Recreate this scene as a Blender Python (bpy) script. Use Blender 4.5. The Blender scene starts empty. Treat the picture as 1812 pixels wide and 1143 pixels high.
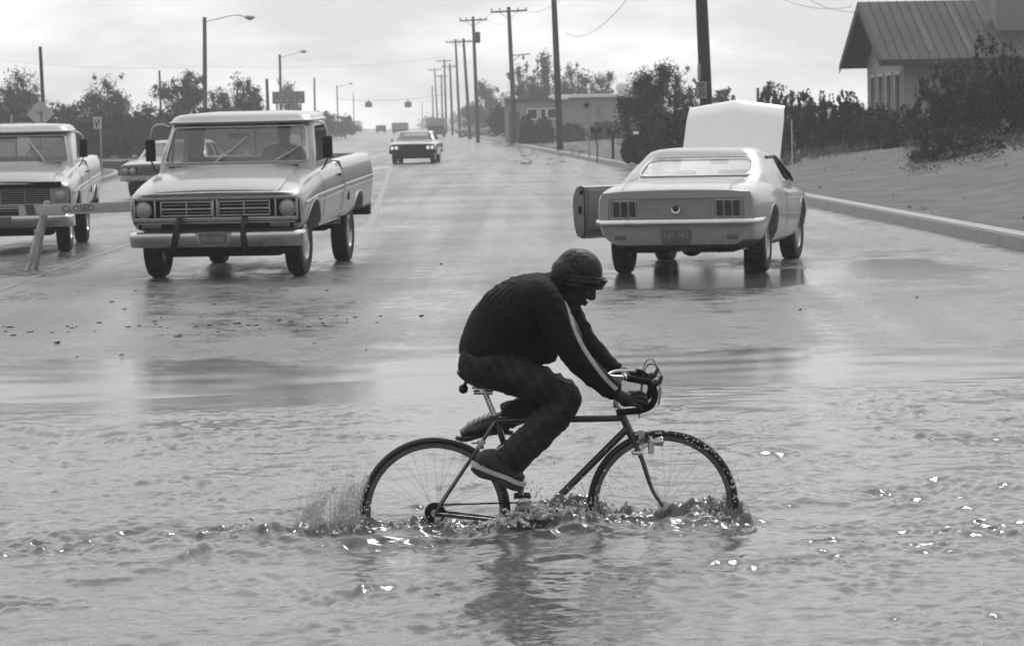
FINALHAZE = True; HAZE_D = .0008
import bpy, bmesh, math, random
import numpy as np
from mathutils import Vector, Matrix, noise
R = math.radians
scene = bpy.context.scene
COL = scene.collection

# ------------------------------------------------------------------ camera
FPX = 5285.0; PITCH = math.atan(349/5285); ROLL = 0.021; HC = 1.82
Fv = Vector((0, math.cos(PITCH), -math.sin(PITCH)))
U0 = Vector((0, math.sin(PITCH), math.cos(PITCH))); R0 = Vector((1, 0, 0))
Uv = U0*math.cos(ROLL) + R0*math.sin(ROLL)
Rv = R0*math.cos(ROLL) - U0*math.sin(ROLL)
CAM = Vector((0, 0, HC))
cd = bpy.data.cameras.new("camera"); co = bpy.data.objects.new("camera", cd); COL.objects.link(co)
co.matrix_world = Matrix(((Rv.x, Uv.x, -Fv.x, 0), (Rv.y, Uv.y, -Fv.y, 0), (Rv.z, Uv.z, -Fv.z, HC), (0, 0, 0, 1)))
cd.sensor_width = 36; cd.lens = 105; cd.clip_end = 6000; cd.clip_start = .1
cd.dof.use_dof = True; cd.dof.focus_distance = 13.6; cd.dof.aperture_fstop = 13
scene.camera = co
def at(px, py, Y):
    d = Fv + Rv*((px-906)/FPX) + Uv*((571.5-py)/FPX)
    return CAM + d*(Y/d.y)

# ------------------------------------------------------------------ world + sun
SUN_EL, SUN_AZ = R(52), R(18)            # bright part of the overcast, ahead and a little right
w = bpy.data.worlds.new("World"); scene.world = w; w.use_nodes = True
nt = w.node_tree; N = nt.nodes; L = nt.links; N.clear()
out = N.new('ShaderNodeOutputWorld'); bg = N.new('ShaderNodeBackground'); bg.inputs[1].default_value = .1
sky = N.new('ShaderNodeTexSky'); sky.sky_type = 'NISHITA'; sky.sun_disc = False
sky.sun_elevation = SUN_EL; sky.sun_rotation = SUN_AZ; sky.dust_density = 4; sky.air_density = 1.5
bw = N.new('ShaderNodeRGBToBW'); L.new(sky.outputs[0], bw.inputs[0])
tc = N.new('ShaderNodeTexCoord'); sep = N.new('ShaderNodeSeparateXYZ'); L.new(tc.outputs['Generated'], sep.inputs[0])
mp = N.new('ShaderNodeMapping'); mp.inputs['Scale'].default_value = (7, 7, 26); L.new(tc.outputs['Generated'], mp.inputs[0])
mp.inputs['Location'].default_value = (3.3, 0.0, 1.7)
nz = N.new('ShaderNodeTexNoise'); nz.inputs['Scale'].default_value = 1.6; nz.inputs['Detail'].default_value = 9; nz.inputs['Roughness'].default_value = .58
L.new(mp.outputs[0], nz.inputs[0])
cr = N.new('ShaderNodeValToRGB'); L.new(nz.outputs[0], cr.inputs[0])
cr.color_ramp.elements[0].position = .42; cr.color_ramp.elements[0].color = (4.3,)*3+(1,)
cr.color_ramp.elements[1].position = .72; cr.color_ramp.elements[1].color = (10.5,)*3+(1,)
zr_ = N.new('ShaderNodeMapRange'); L.new(sep.outputs['Z'], zr_.inputs['Value'])
zr_.inputs['From Min'].default_value = 0.0; zr_.inputs['From Max'].default_value = .9
zr_.inputs['To Min'].default_value = 1.0; zr_.inputs['To Max'].default_value = 1.6
mul0 = N.new('ShaderNodeMath'); mul0.operation = 'MULTIPLY'; L.new(cr.outputs[0], mul0.inputs[0]); L.new(zr_.outputs[0], mul0.inputs[1])
yr_ = N.new('ShaderNodeMapRange'); L.new(sep.outputs['Y'], yr_.inputs['Value'])            # sky dimmed behind the camera, added to darken faces turned that way
yr_.inputs['From Min'].default_value = -.7; yr_.inputs['From Max'].default_value = .6; yr_.inputs['To Min'].default_value = .52; yr_.inputs['To Max'].default_value = 1.0
mul = N.new('ShaderNodeMath'); mul.operation = 'MULTIPLY'; L.new(mul0.outputs[0], mul.inputs[0]); L.new(yr_.outputs[0], mul.inputs[1])
mx = N.new('ShaderNodeMix'); mx.data_type = 'FLOAT'; mx.inputs[0].default_value = .9
L.new(bw.outputs[0], mx.inputs[2]); L.new(mul.outputs[0], mx.inputs[3])
L.new(mx.outputs[0], bg.inputs[0]); L.new(bg.outputs[0], out.inputs[0])
sd = bpy.data.lights.new("sun", 'SUN'); sd.energy = 1.0; sd.angle = R(12); sd.color = (1, 1, 1)
so = bpy.data.objects.new("sun", sd); COL.objects.link(so)
sdir = Vector((math.sin(SUN_AZ)*math.cos(SUN_EL), math.cos(SUN_AZ)*math.cos(SUN_EL), math.sin(SUN_EL)))
so.rotation_euler = sdir.to_track_quat('Z', 'Y').to_euler(); so.location = (0, 0, 30)
vs = scene.view_settings; vs.view_transform = 'Standard'; vs.look = 'None'; vs.exposure = 0.76; vs.gamma = 1; vs.use_curve_mapping = False
scene.cycles.max_bounces = 8; scene.cycles.volume_bounces = 1; scene.cycles.transparent_max_bounces = 16

# ------------------------------------------------------------------ materials
def mat(name, v, rough=.5, metal=0, var=0, vscale=3, bump=0, bscale=60, ior=1.45, coat=0, trans=0, alpha=1, rvar=0, spec=.5, sheen=0, stretch=None, detail=6):
    m = bpy.data.materials.new(name); m.use_nodes = True
    t = m.node_tree; b = t.nodes['Principled BSDF']
    b.inputs['Base Color'].default_value = (v, v, v, 1); b.inputs['Roughness'].default_value = rough
    b.inputs['Metallic'].default_value = metal; b.inputs['IOR'].default_value = ior
    b.inputs['Coat Weight'].default_value = coat; b.inputs['Coat Roughness'].default_value = .08
    b.inputs['Transmission Weight'].default_value = trans; b.inputs['Alpha'].default_value = alpha
    b.inputs['Specular IOR Level'].default_value = spec; b.inputs['Sheen Weight'].default_value = sheen
    if var or bump or rvar:
        c = t.nodes.new('ShaderNodeTexCoord'); mpn = t.nodes.new('ShaderNodeMapping')
        t.links.new(c.outputs['Object'], mpn.inputs[0])
        if stretch: mpn.inputs['Scale'].default_value = stretch
    if var or rvar:
        n = t.nodes.new('ShaderNodeTexNoise'); n.inputs['Scale'].default_value = vscale; n.inputs['Detail'].default_value = detail; n.inputs['Roughness'].default_value = .6
        t.links.new(mpn.outputs[0], n.inputs[0])
    if var:
        r = t.nodes.new('ShaderNodeMapRange'); r.inputs['From Min'].default_value = .3; r.inputs['From Max'].default_value = .7
        r.inputs['To Min'].default_value = max(0, v*(1-var)); r.inputs['To Max'].default_value = min(1, v*(1+var))
        t.links.new(n.outputs[0], r.inputs[0])
        cc = t.nodes.new('ShaderNodeCombineColor')
        for i in range(3): t.links.new(r.outputs[0], cc.inputs[i])
        t.links.new(cc.outputs[0], b.inputs['Base Color'])
    if rvar:
        r2 = t.nodes.new('ShaderNodeMapRange'); r2.inputs['From Min'].default_value = .35; r2.inputs['From Max'].default_value = .65
        r2.inputs['To Min'].default_value = max(.02, rough-rvar); r2.inputs['To Max'].default_value = rough+rvar
        t.links.new(n.outputs[0], r2.inputs[0]); t.links.new(r2.outputs[0], b.inputs['Roughness'])
    if bump:
        n2 = t.nodes.new('ShaderNodeTexNoise'); n2.inputs['Scale'].default_value = bscale; n2.inputs['Detail'].default_value = 4
        t.links.new(mpn.outputs[0], n2.inputs[0])
        bp = t.nodes.new('ShaderNodeBump'); bp.inputs['Strength'].default_value = bump; bp.inputs['Distance'].default_value = .02
        t.links.new(n2.outputs[0], bp.inputs['Height']); t.links.new(bp.outputs[0], b.inputs['Normal'])
    return m
M = {}
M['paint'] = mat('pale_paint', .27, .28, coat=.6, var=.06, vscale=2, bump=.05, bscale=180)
M['hoodp'] = mat('skylit_hood_paint', .62, .25, coat=.6, var=.03, vscale=2, bump=.05, bscale=180)  # lighter than the body: skylight on the raised hood put into the colour
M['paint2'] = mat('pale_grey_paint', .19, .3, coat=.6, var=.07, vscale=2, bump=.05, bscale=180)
M['paintm'] = mat('cream_paint', .25, .3, coat=.6, var=.06, vscale=2, bump=.06, bscale=150)
M['paintd'] = mat('dark_paint', .035, .2, coat=1, var=.1, vscale=2)
M['chrome'] = mat('chrome', .62, .16, metal=1, var=.1, vscale=8)
M['bump'] = mat('bumper_chrome', .6, .13, metal=1, var=.12, vscale=5, bump=.04, bscale=20)
M['dull'] = mat('dull_metal', .38, .35, metal=.9, var=.2, vscale=12)
M['alloy'] = mat('bicycle_alloy', .55, .25, metal=1, var=.2, vscale=30)
M['rubber'] = mat('tyre_rubber', .007, .6, var=.3, vscale=20, bump=.2, bscale=90, spec=.25)
M['wetrubber'] = mat('wet_rubber', .006, .3, var=.3, vscale=30)
M['black'] = mat('black_trim', .006, .4, spec=.3)
M['under'] = mat('underbody', .006, .9, var=.3, spec=.1)
M['inter'] = mat('dark_vinyl', .016, .6, var=.2)
def dirty(m, z0=.35, z1=.75, v=.12):      # dried-on road splash, ragged, low on the body
    t = m.node_tree; b = t.nodes['Principled BSDF']; ln = t.links.new; src = b.inputs['Base Color'].links[0].from_socket
    c = t.nodes.new('ShaderNodeTexCoord'); s = t.nodes.new('ShaderNodeSeparateXYZ'); ln(c.outputs['Object'], s.inputs[0])
    n = t.nodes.new('ShaderNodeTexNoise'); n.inputs['Scale'].default_value = 6; n.inputs['Detail'].default_value = 9; n.inputs['Roughness'].default_value = .7; ln(c.outputs['Object'], n.inputs[0])
    a = t.nodes.new('ShaderNodeMath'); a.operation = 'MULTIPLY_ADD'; a.inputs[1].default_value = 1.1; ln(n.outputs[0], a.inputs[0]); 
    g = t.nodes.new('ShaderNodeMapRange'); g.inputs['From Min'].default_value = z0; g.inputs['From Max'].default_value = z1; g.inputs['To Min'].default_value = .05; g.inputs['To Max'].default_value = -.75; ln(s.outputs['Z'], g.inputs[0]); ln(g.outputs[0], a.inputs[2])
    r = t.nodes.new('ShaderNodeMapRange'); r.inputs['From Min'].default_value = .3; r.inputs['From Max'].default_value = .6; r.inputs['To Max'].default_value = .8; ln(a.outputs[0], r.inputs[0])
    mx = t.nodes.new('ShaderNodeMix'); mx.data_type = 'RGBA'; mx.inputs[7].default_value = (v, v, v, 1); ln(r.outputs[0], mx.inputs[0]); ln(src, mx.inputs[6]); ln(mx.outputs[2], b.inputs['Base Color'])
for k_ in ('paint', 'paint2', 'paintm'): dirty(M[k_])
def glassmat(name, tint, rough=.02):
    m = bpy.data.materials.new(name); m.use_nodes = True; t = m.node_tree; t.nodes.clear(); ln = t.links.new
    o = t.nodes.new('ShaderNodeOutputMaterial'); mx = t.nodes.new('ShaderNodeMixShader'); tr = t.nodes.new('ShaderNodeBsdfTransparent'); gl = t.nodes.new('ShaderNodeBsdfGlossy')
    lw = t.nodes.new('ShaderNodeLayerWeight'); lw.inputs[0].default_value = .5; pw = t.nodes.new('ShaderNodeMath'); pw.operation = 'POWER'; pw.inputs[1].default_value = 4; ln(lw.outputs['Facing'], pw.inputs[0])
    fr = t.nodes.new('ShaderNodeMath'); fr.operation = 'MULTIPLY_ADD'; fr.inputs[1].default_value = .85; fr.inputs[2].default_value = .06; ln(pw.outputs[0], fr.inputs[0]); tr.inputs[0].default_value = (tint,)*3+(1,); gl.inputs['Roughness'].default_value = rough; gl.inputs[0].default_value = (1, 1, 1, 1)
    ln(fr.outputs[0], mx.inputs[0]); ln(tr.outputs[0], mx.inputs[1]); ln(gl.outputs[0], mx.inputs[2]); ln(mx.outputs[0], o.inputs[0]); return m
M['glass'] = glassmat('window_glass', .86)
M['lens'] = mat('headlight_glass', .33, .12, metal=.5, bump=.3, bscale=60)
M['tail'] = mat('tail_lens', .012, .3, coat=.2)
M['plate'] = mat('plate_dark', .09, .4)
M['platel'] = mat('plate_light', .25, .5)
M['wood'] = mat('weathered_pole_wood', .022, .85, var=.35, vscale=4, bump=.4, bscale=30, stretch=(6, 6, .5))
M['board'] = mat('painted_board', .40, .6, var=.18, vscale=6)
M['boardw'] = mat('raw_lumber', .34, .7, var=.2, vscale=6, stretch=(1, 1, .2))
M['signg'] = mat('sign_face_grey', .22, .5, var=.1)
M['signl'] = mat('sign_face_pale', .42, .5, var=.1)
M['signw'] = mat('sign_face_white', .5, .5, var=.1)
M['galv'] = mat('galvanised_steel', .3, .5, metal=.6, var=.2)
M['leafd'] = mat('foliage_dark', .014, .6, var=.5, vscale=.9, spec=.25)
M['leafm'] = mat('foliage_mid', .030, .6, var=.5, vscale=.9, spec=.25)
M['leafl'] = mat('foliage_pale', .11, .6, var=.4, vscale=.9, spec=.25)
M['bark'] = mat('bark', .05, .9, var=.3, bump=.5)
M['wall'] = mat('painted_wall', .28, .8, var=.1, vscale=2)
M['walld'] = mat('grey_siding', .20, .8, var=.1, vscale=2)
M['roof'] = mat('weathered_metal_roof', .06, .85, var=.3, vscale=1.2, stretch=(1, .3, 1), spec=.15)
M['roofd'] = mat('dark_board', .05, .8)  # flat dark colour for eave boards, bargeboard, roof part and rust streaks
M['wind'] = mat('dark_window', .02, .1)
M['white'] = mat('white_paint', .72, .4, var=.05)
M['concrete'] = mat('wet_concrete', .20, .5, var=.5, vscale=2.2, bump=.5, bscale=30, rvar=.2, detail=12)
M['wire'] = mat('wire', .02, .6)
M['frame'] = mat('bicycle_enamel', .015, .25, coat=.7, var=.3, vscale=25)
M['jacket'] = mat('dark_jacket_cloth', .005, .8, var=.25, vscale=14, bump=.25, bscale=220, sheen=.0, spec=.2)
M['stripe'] = mat('pale_sleeve_stripe', .30, .7, var=.2, vscale=20)
M['skin'] = mat('skin', .013, .5, var=.15, vscale=20, spec=.4)
M['cap'] = mat('wet_knit_cap', .004, .5, var=.7, vscale=22, bump=.6, bscale=70, coat=.1, spec=.3)
M['shoe'] = mat('canvas_shoe', .03, .7, var=.4, vscale=30, bump=.2, bscale=200)
M['sole'] = mat('pale_sole', .45, .6, var=.15, vscale=30)
M['soled'] = mat('dark_sole', .02, .6)

# ------------------------------------------------------------------ mesh helpers
def sharpen(me, ang=35):
    bm = bmesh.new(); bm.from_mesh(me)
    bmesh.ops.remove_doubles(bm, verts=bm.verts, dist=1e-5)
    bmesh.ops.recalc_face_normals(bm, faces=bm.faces)
    a = R(ang)
    for f in bm.faces: f.smooth = True
    for e in bm.edges:
        if len(e.link_faces) == 2 and e.calc_face_angle(0) > a: e.smooth = False
    bm.to_mesh(me); bm.free()
class MB:
    def __init__(s): s.v = []; s.f = []; s.m = []; s.cur = 0
    def add(s, vs, fs):
        o = len(s.v); s.v += [tuple(v) for v in vs]
        for f in fs: s.f.append(tuple(i+o for i in f)); s.m.append(s.cur)
        return s
    def box(s, c, d, rot=None):
        x, y, z = [k/2 for k in d]; c = Vector(c)
        vs = [Vector((a*x, b*y, e*z)) for a in (-1, 1) for b in (-1, 1) for e in (-1, 1)]
        if rot: vs = [rot @ v for v in vs]
        return s.add([v+c for v in vs], [(0, 1, 3, 2), (4, 6, 7, 5), (0, 4, 5, 1), (2, 3, 7, 6), (0, 2, 6, 4), (1, 5, 7, 3)])
    def bbox(s, c, d, b=.01, rot=None):         # box with chamfered edges
        x, y, z = [k/2 for k in d]; c = Vector(c); b = min(b, x*.9, y*.9, z*.9)
        bm = bmesh.new(); bmesh.ops.create_cube(bm, size=1)
        for v in bm.verts: v.co = Vector((v.co.x*2*x, v.co.y*2*y, v.co.z*2*z))
        bmesh.ops.bevel(bm, geom=bm.edges[:], offset=b, segments=2, affect='EDGES', profile=.6)
        bm.verts.index_update()
        vs = [(rot @ v.co if rot else v.co)+c for v in bm.verts]; fs = [[v.index for v in f.verts] for f in bm.faces]
        bm.free(); return s.add(vs, fs)
    def tube(s, pts, r, seg=8, cap=True, ry=None):
        pts = [Vector(p) for p in pts]; n = len(pts)
        if not hasattr(r, '__len__'): r = [r]*n
        vs = []; fs = []; prev = None
        for i, p in enumerate(pts):
            d = (pts[min(i+1, n-1)] - pts[max(i-1, 0)])
            d = d.normalized() if d.length > 1e-9 else Vector((0, 0, 1))
            if prev is None:
                a = Vector((0, 1, 0)) if abs(d.y) < .9 else Vector((1, 0, 0))
                u = (a - d*a.dot(d)).normalized()
            else: u = (prev - d*prev.dot(d)).normalized()
            prev = u; v = d.cross(u)
            for k in range(seg):
                t = 2*math.pi*k/seg
                rr = r[i]; r2 = ry[i] if ry else rr
                vs.append(p + u*math.cos(t)*r2 + v*math.sin(t)*rr)   # u ~ world Y (depth), v ~ in image plane
        for i in range(n-1):
            for k in range(seg):
                fs.append((i*seg+k, i*seg+(k+1) % seg, (i+1)*seg+(k+1) % seg, (i+1)*seg+k))
        if cap: fs.append(tuple(range(seg))[::-1]); fs.append(tuple((n-1)*seg+k for k in range(seg)))
        return s.add(vs, fs)
    def cyl(s, a, b, r, seg=16, r2=None): return s.tube([a, b], [r, r if r2 is None else r2], seg)
    def ell(s, c, d, rot=None, seg=16, rings=10):
        c = Vector(c); vs = []; fs = []
        for i in range(rings+1):
            t = math.pi*i/rings
            for k in range(seg):
                p = 2*math.pi*k/seg
                q = Vector((math.sin(t)*math.cos(p)*d[0], math.sin(t)*math.sin(p)*d[1], math.cos(t)*d[2]))
                vs.append((rot @ q if rot else q) + c)
        for i in range(rings):
            for k in range(seg): fs.append((i*seg+k, (i+1)*seg+k, (i+1)*seg+(k+1) % seg, i*seg+(k+1) % seg))
        return s.add(vs, fs)
    def lathe(s, prof, c, ax='x', seg=32):      # prof: (r, h) closed loop along axis
        c = Vector(c); vs = []; fs = []; n = len(prof)
        for k in range(seg):
            t = 2*math.pi*k/seg; ct, st = math.cos(t), math.sin(t)
            for r, h in prof:
                q = {'x': (h, r*ct, r*st), 'y': (r*ct, h, r*st), 'z': (r*ct, r*st, h)}[ax]
                vs.append(Vector(q)+c)
        for k in range(seg):
            for i in range(n):
                fs.append((k*n+i, k*n+(i+1) % n, ((k+1) % seg)*n+(i+1) % n, ((k+1) % seg)*n+i))
        return s.add(vs, fs)
    def prism(s, poly, a, b, ax='y'):           # poly in the two other axes, extruded a..b
        n = len(poly)
        def q(p, h): return {'x': (h, p[0], p[1]), 'y': (p[0], h, p[1]), 'z': (p[0], p[1], h)}[ax]
        return s.add([q(p, a) for p in poly]+[q(p, b) for p in poly],
                     [tuple(range(n))[::-1], tuple(range(n, 2*n))]+[(i, (i+1) % n, n+(i+1) % n, n+i) for i in range(n)])
    def loft(s, rings, cap=True):
        n = len(rings[0]); vs = [p for r in rings for p in r]; fs = []
        for i in range(len(rings)-1):
            for k in range(n): fs.append((i*n+k, i*n+(k+1) % n, (i+1)*n+(k+1) % n, (i+1)*n+k))
        if cap: fs.append(tuple(range(n))[::-1]); fs.append(tuple((len(rings)-1)*n+k for k in range(n)))
        return s.add(vs, fs)
    def text(s, txt, size, mtx, depth=.004):
        cu = bpy.data.curves.new('t', 'FONT'); cu.body = txt; cu.size = size; cu.extrude = depth/2
        cu.align_x = 'CENTER'; cu.align_y = 'CENTER'; cu.resolution_u = 3
        o = bpy.data.objects.new('t', cu); COL.objects.link(o); bpy.context.view_layer.update()
        me = bpy.data.meshes.new_from_object(o.evaluated_get(bpy.context.evaluated_depsgraph_get()))
        s.add([mtx @ v.co for v in me.vertices], [tuple(p.vertices) for p in me.polygons])
        bpy.data.objects.remove(o); bpy.data.curves.remove(cu); bpy.data.meshes.remove(me); return s
    def mesh(s, org=None):
        me = bpy.data.meshes.new('m'); o = Vector(org) if org else Vector((0, 0, 0))
        me.from_pydata([tuple(Vector(v)-o) for v in s.v], [], s.f)
        if any(s.m):
            for p, k in zip(me.polygons, s.m): p.material_index = k
        return me
    def build(s, name, m, parent=None, org=None, ang=35, smooth=True, loc=None):
        return link(name, s.mesh(org), m, parent, ang, smooth, loc)
def link(name, me, m, parent=None, ang=35, smooth=True, loc=None):
    me.name = name
    if smooth: sharpen(me, ang)
    me.materials.clear()
    for k in (m if isinstance(m, (list, tuple)) else [m]): me.materials.append(M[k] if isinstance(k, str) else k)
    o = bpy.data.objects.new(name, me); COL.objects.link(o)
    if parent: o.parent = parent
    if loc is not None: o.location = loc
    return o
def evalmods(me, fn):
    o = bpy.data.objects.new('tmp', me); COL.objects.link(o); fn(o); bpy.context.view_layer.update()
    r = bpy.data.meshes.new_from_object(o.evaluated_get(bpy.context.evaluated_depsgraph_get()))
    bpy.data.objects.remove(o); return r
def subsurf(me, lv=2):
    def f(o): m = o.modifiers.new('s', 'SUBSURF'); m.levels = lv; m.render_levels = lv
    return evalmods(me, f)
def boolean(me, cutters):
    cs = []
    def f(o):
        for c in cutters:
            bm = bmesh.new(); bm.from_mesh(c); bmesh.ops.recalc_face_normals(bm, faces=bm.faces); bm.to_mesh(c); bm.free()
            q = bpy.data.objects.new('c', c); COL.objects.link(q); cs.append(q)
            m = o.modifiers.new('b', 'BOOLEAN'); m.object = q; m.operation = 'DIFFERENCE'; m.solver = 'EXACT'
    bm = bmesh.new(); bm.from_mesh(me); bmesh.ops.recalc_face_normals(bm, faces=bm.faces); bm.to_mesh(me); bm.free()
    r = evalmods(me, f)
    for c in cs: bpy.data.objects.remove(c)
    return r
def organic(mb, voxel, smooth=6, disp=None, org=None, strength=.5):
    def f(o):
        m = o.modifiers.new('r', 'REMESH'); m.mode = 'VOXEL'; m.voxel_size = voxel
        m2 = o.modifiers.new('s', 'SMOOTH'); m2.iterations = smooth; m2.factor = strength
    me = mb.mesh(org)
    bm = bmesh.new(); bm.from_mesh(me); bmesh.ops.recalc_face_normals(bm, faces=bm.faces); bm.to_mesh(me); bm.free()
    r = evalmods(me, f)
    if disp:
        amp, sc = disp
        ns = [v.normal.copy() for v in r.vertices]
        for v, n in zip(r.vertices, ns):
            q = Vector((v.co.x*sc[0], v.co.y*sc[1], v.co.z*sc[2]))
            v.co += n*amp*(noise.noise(q)+.5*noise.noise(q*2.3))
    return r
def empty(name, loc, label=None, cat=None, group=None, rz=0, rx=0, kind=None):
    o = bpy.data.objects.new(name, None); COL.objects.link(o); o.location = loc
    o.rotation_mode = 'XYZ'
    o.rotation_euler = (rx, 0, rz); o.empty_display_size = .2
    return tag(o, label, cat, group, kind)
def tag(o, label=None, cat=None, group=None, kind=None):
    if label: o['label'] = label
    if cat: o['category'] = cat
    if group: o['group'] = group
    if kind: o['kind'] = kind
    return o
def rrect(x0, x1, y0, y1, r, n=4):
    o = []
    for cx, cy, a in ((x1-r, y1-r, 0), (x0+r, y1-r, 90), (x0+r, y0+r, 180), (x1-r, y0+r, 270)):
        for k in range(n+1):
            t = R(a+90*k/n); o.append((cx+r*math.cos(t), cy+r*math.sin(t)))
    return o
def rpoly(pts, r, n=4):                         # polygon with rounded corners
    o = []; m = len(pts)
    for i in range(m):
        p = Vector(pts[i]); a = (Vector(pts[i-1])-p); b = (Vector(pts[(i+1) % m])-p)
        ra = min(r, a.length*.45, b.length*.45); pa = p+a.normalized()*ra; pb = p+b.normalized()*ra
        for k in range(n+1):
            t = k/n; o.append(tuple(pa*(1-t)**2 + p*2*t*(1-t) + pb*t*t))
    return o
def bez(pts, n=10):                              # Catmull-Rom through the points
    P = [Vector(p) for p in pts]; o = []
    for i in range(len(P)-1):
        a = P[max(i-1, 0)]; b = P[i]; c = P[i+1]; d = P[min(i+2, len(P)-1)]
        for k in range(n):
            t = k/n; o.append(.5*((2*b)+(c-a)*t+(2*a-5*b+4*c-d)*t*t+(3*b-a-3*c+d)*t**3))
    o.append(P[-1]); return o

# ------------------------------------------------------------------ terrain
ZP = [(-60, -.27), (5, -.27), (14, -.262), (17.5, -.12), (20.6, -.005), (27, .11), (33.7, .2), (60, .25), (123, .33), (250, .5), (373, .72), (480, 1.1), (700, 1.5), (4000, 1.6)]
def zr(Y): return float(np.interp(Y, [p[0] for p in ZP], [p[1] for p in ZP]))
def xk(Y): return 7.3-.034*Y + (((29-Y)/6)**2*3.5 if Y < 29 else 0)
def ss(a, b, x):
    t = min(1, max(0, (x-a)/(b-a))); return t*t*(3-2*t)
def xl(Y): return -8.6-.034*Y if Y > 112 else (-60 if Y < 70 else -60+(60-8.6-.034*112)*ss(70, 112, Y))
def zt(X, Y):
    z = zr(Y); k = xk(Y)
    if X > k:
        d = X-k
        z += .17 + .75*ss(1.5, 7, d)*ss(26, 45, Y)*(1-ss(75, 105, Y)) + .25*ss(1, 8, d)*ss(100, 140, Y)
    elif X < xl(Y): z += .10+.2*ss(0, 25, xl(Y)-X)
    return z
def ghit(px, py, y0=15, y1=900):                 # pixel -> point on the terrain
    Y = y0
    while Y < y1:
        p = at(px, py, Y)
        if p.z <= zt(p.x, Y): return Vector((p.x, Y, zt(p.x, Y)))
        Y *= 1.004
    p = at(px, py, y1); return p
def onground(px, Y):
    p = at(px, 230, Y); return Vector((p.x, Y, zt(p.x, Y)))

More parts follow.
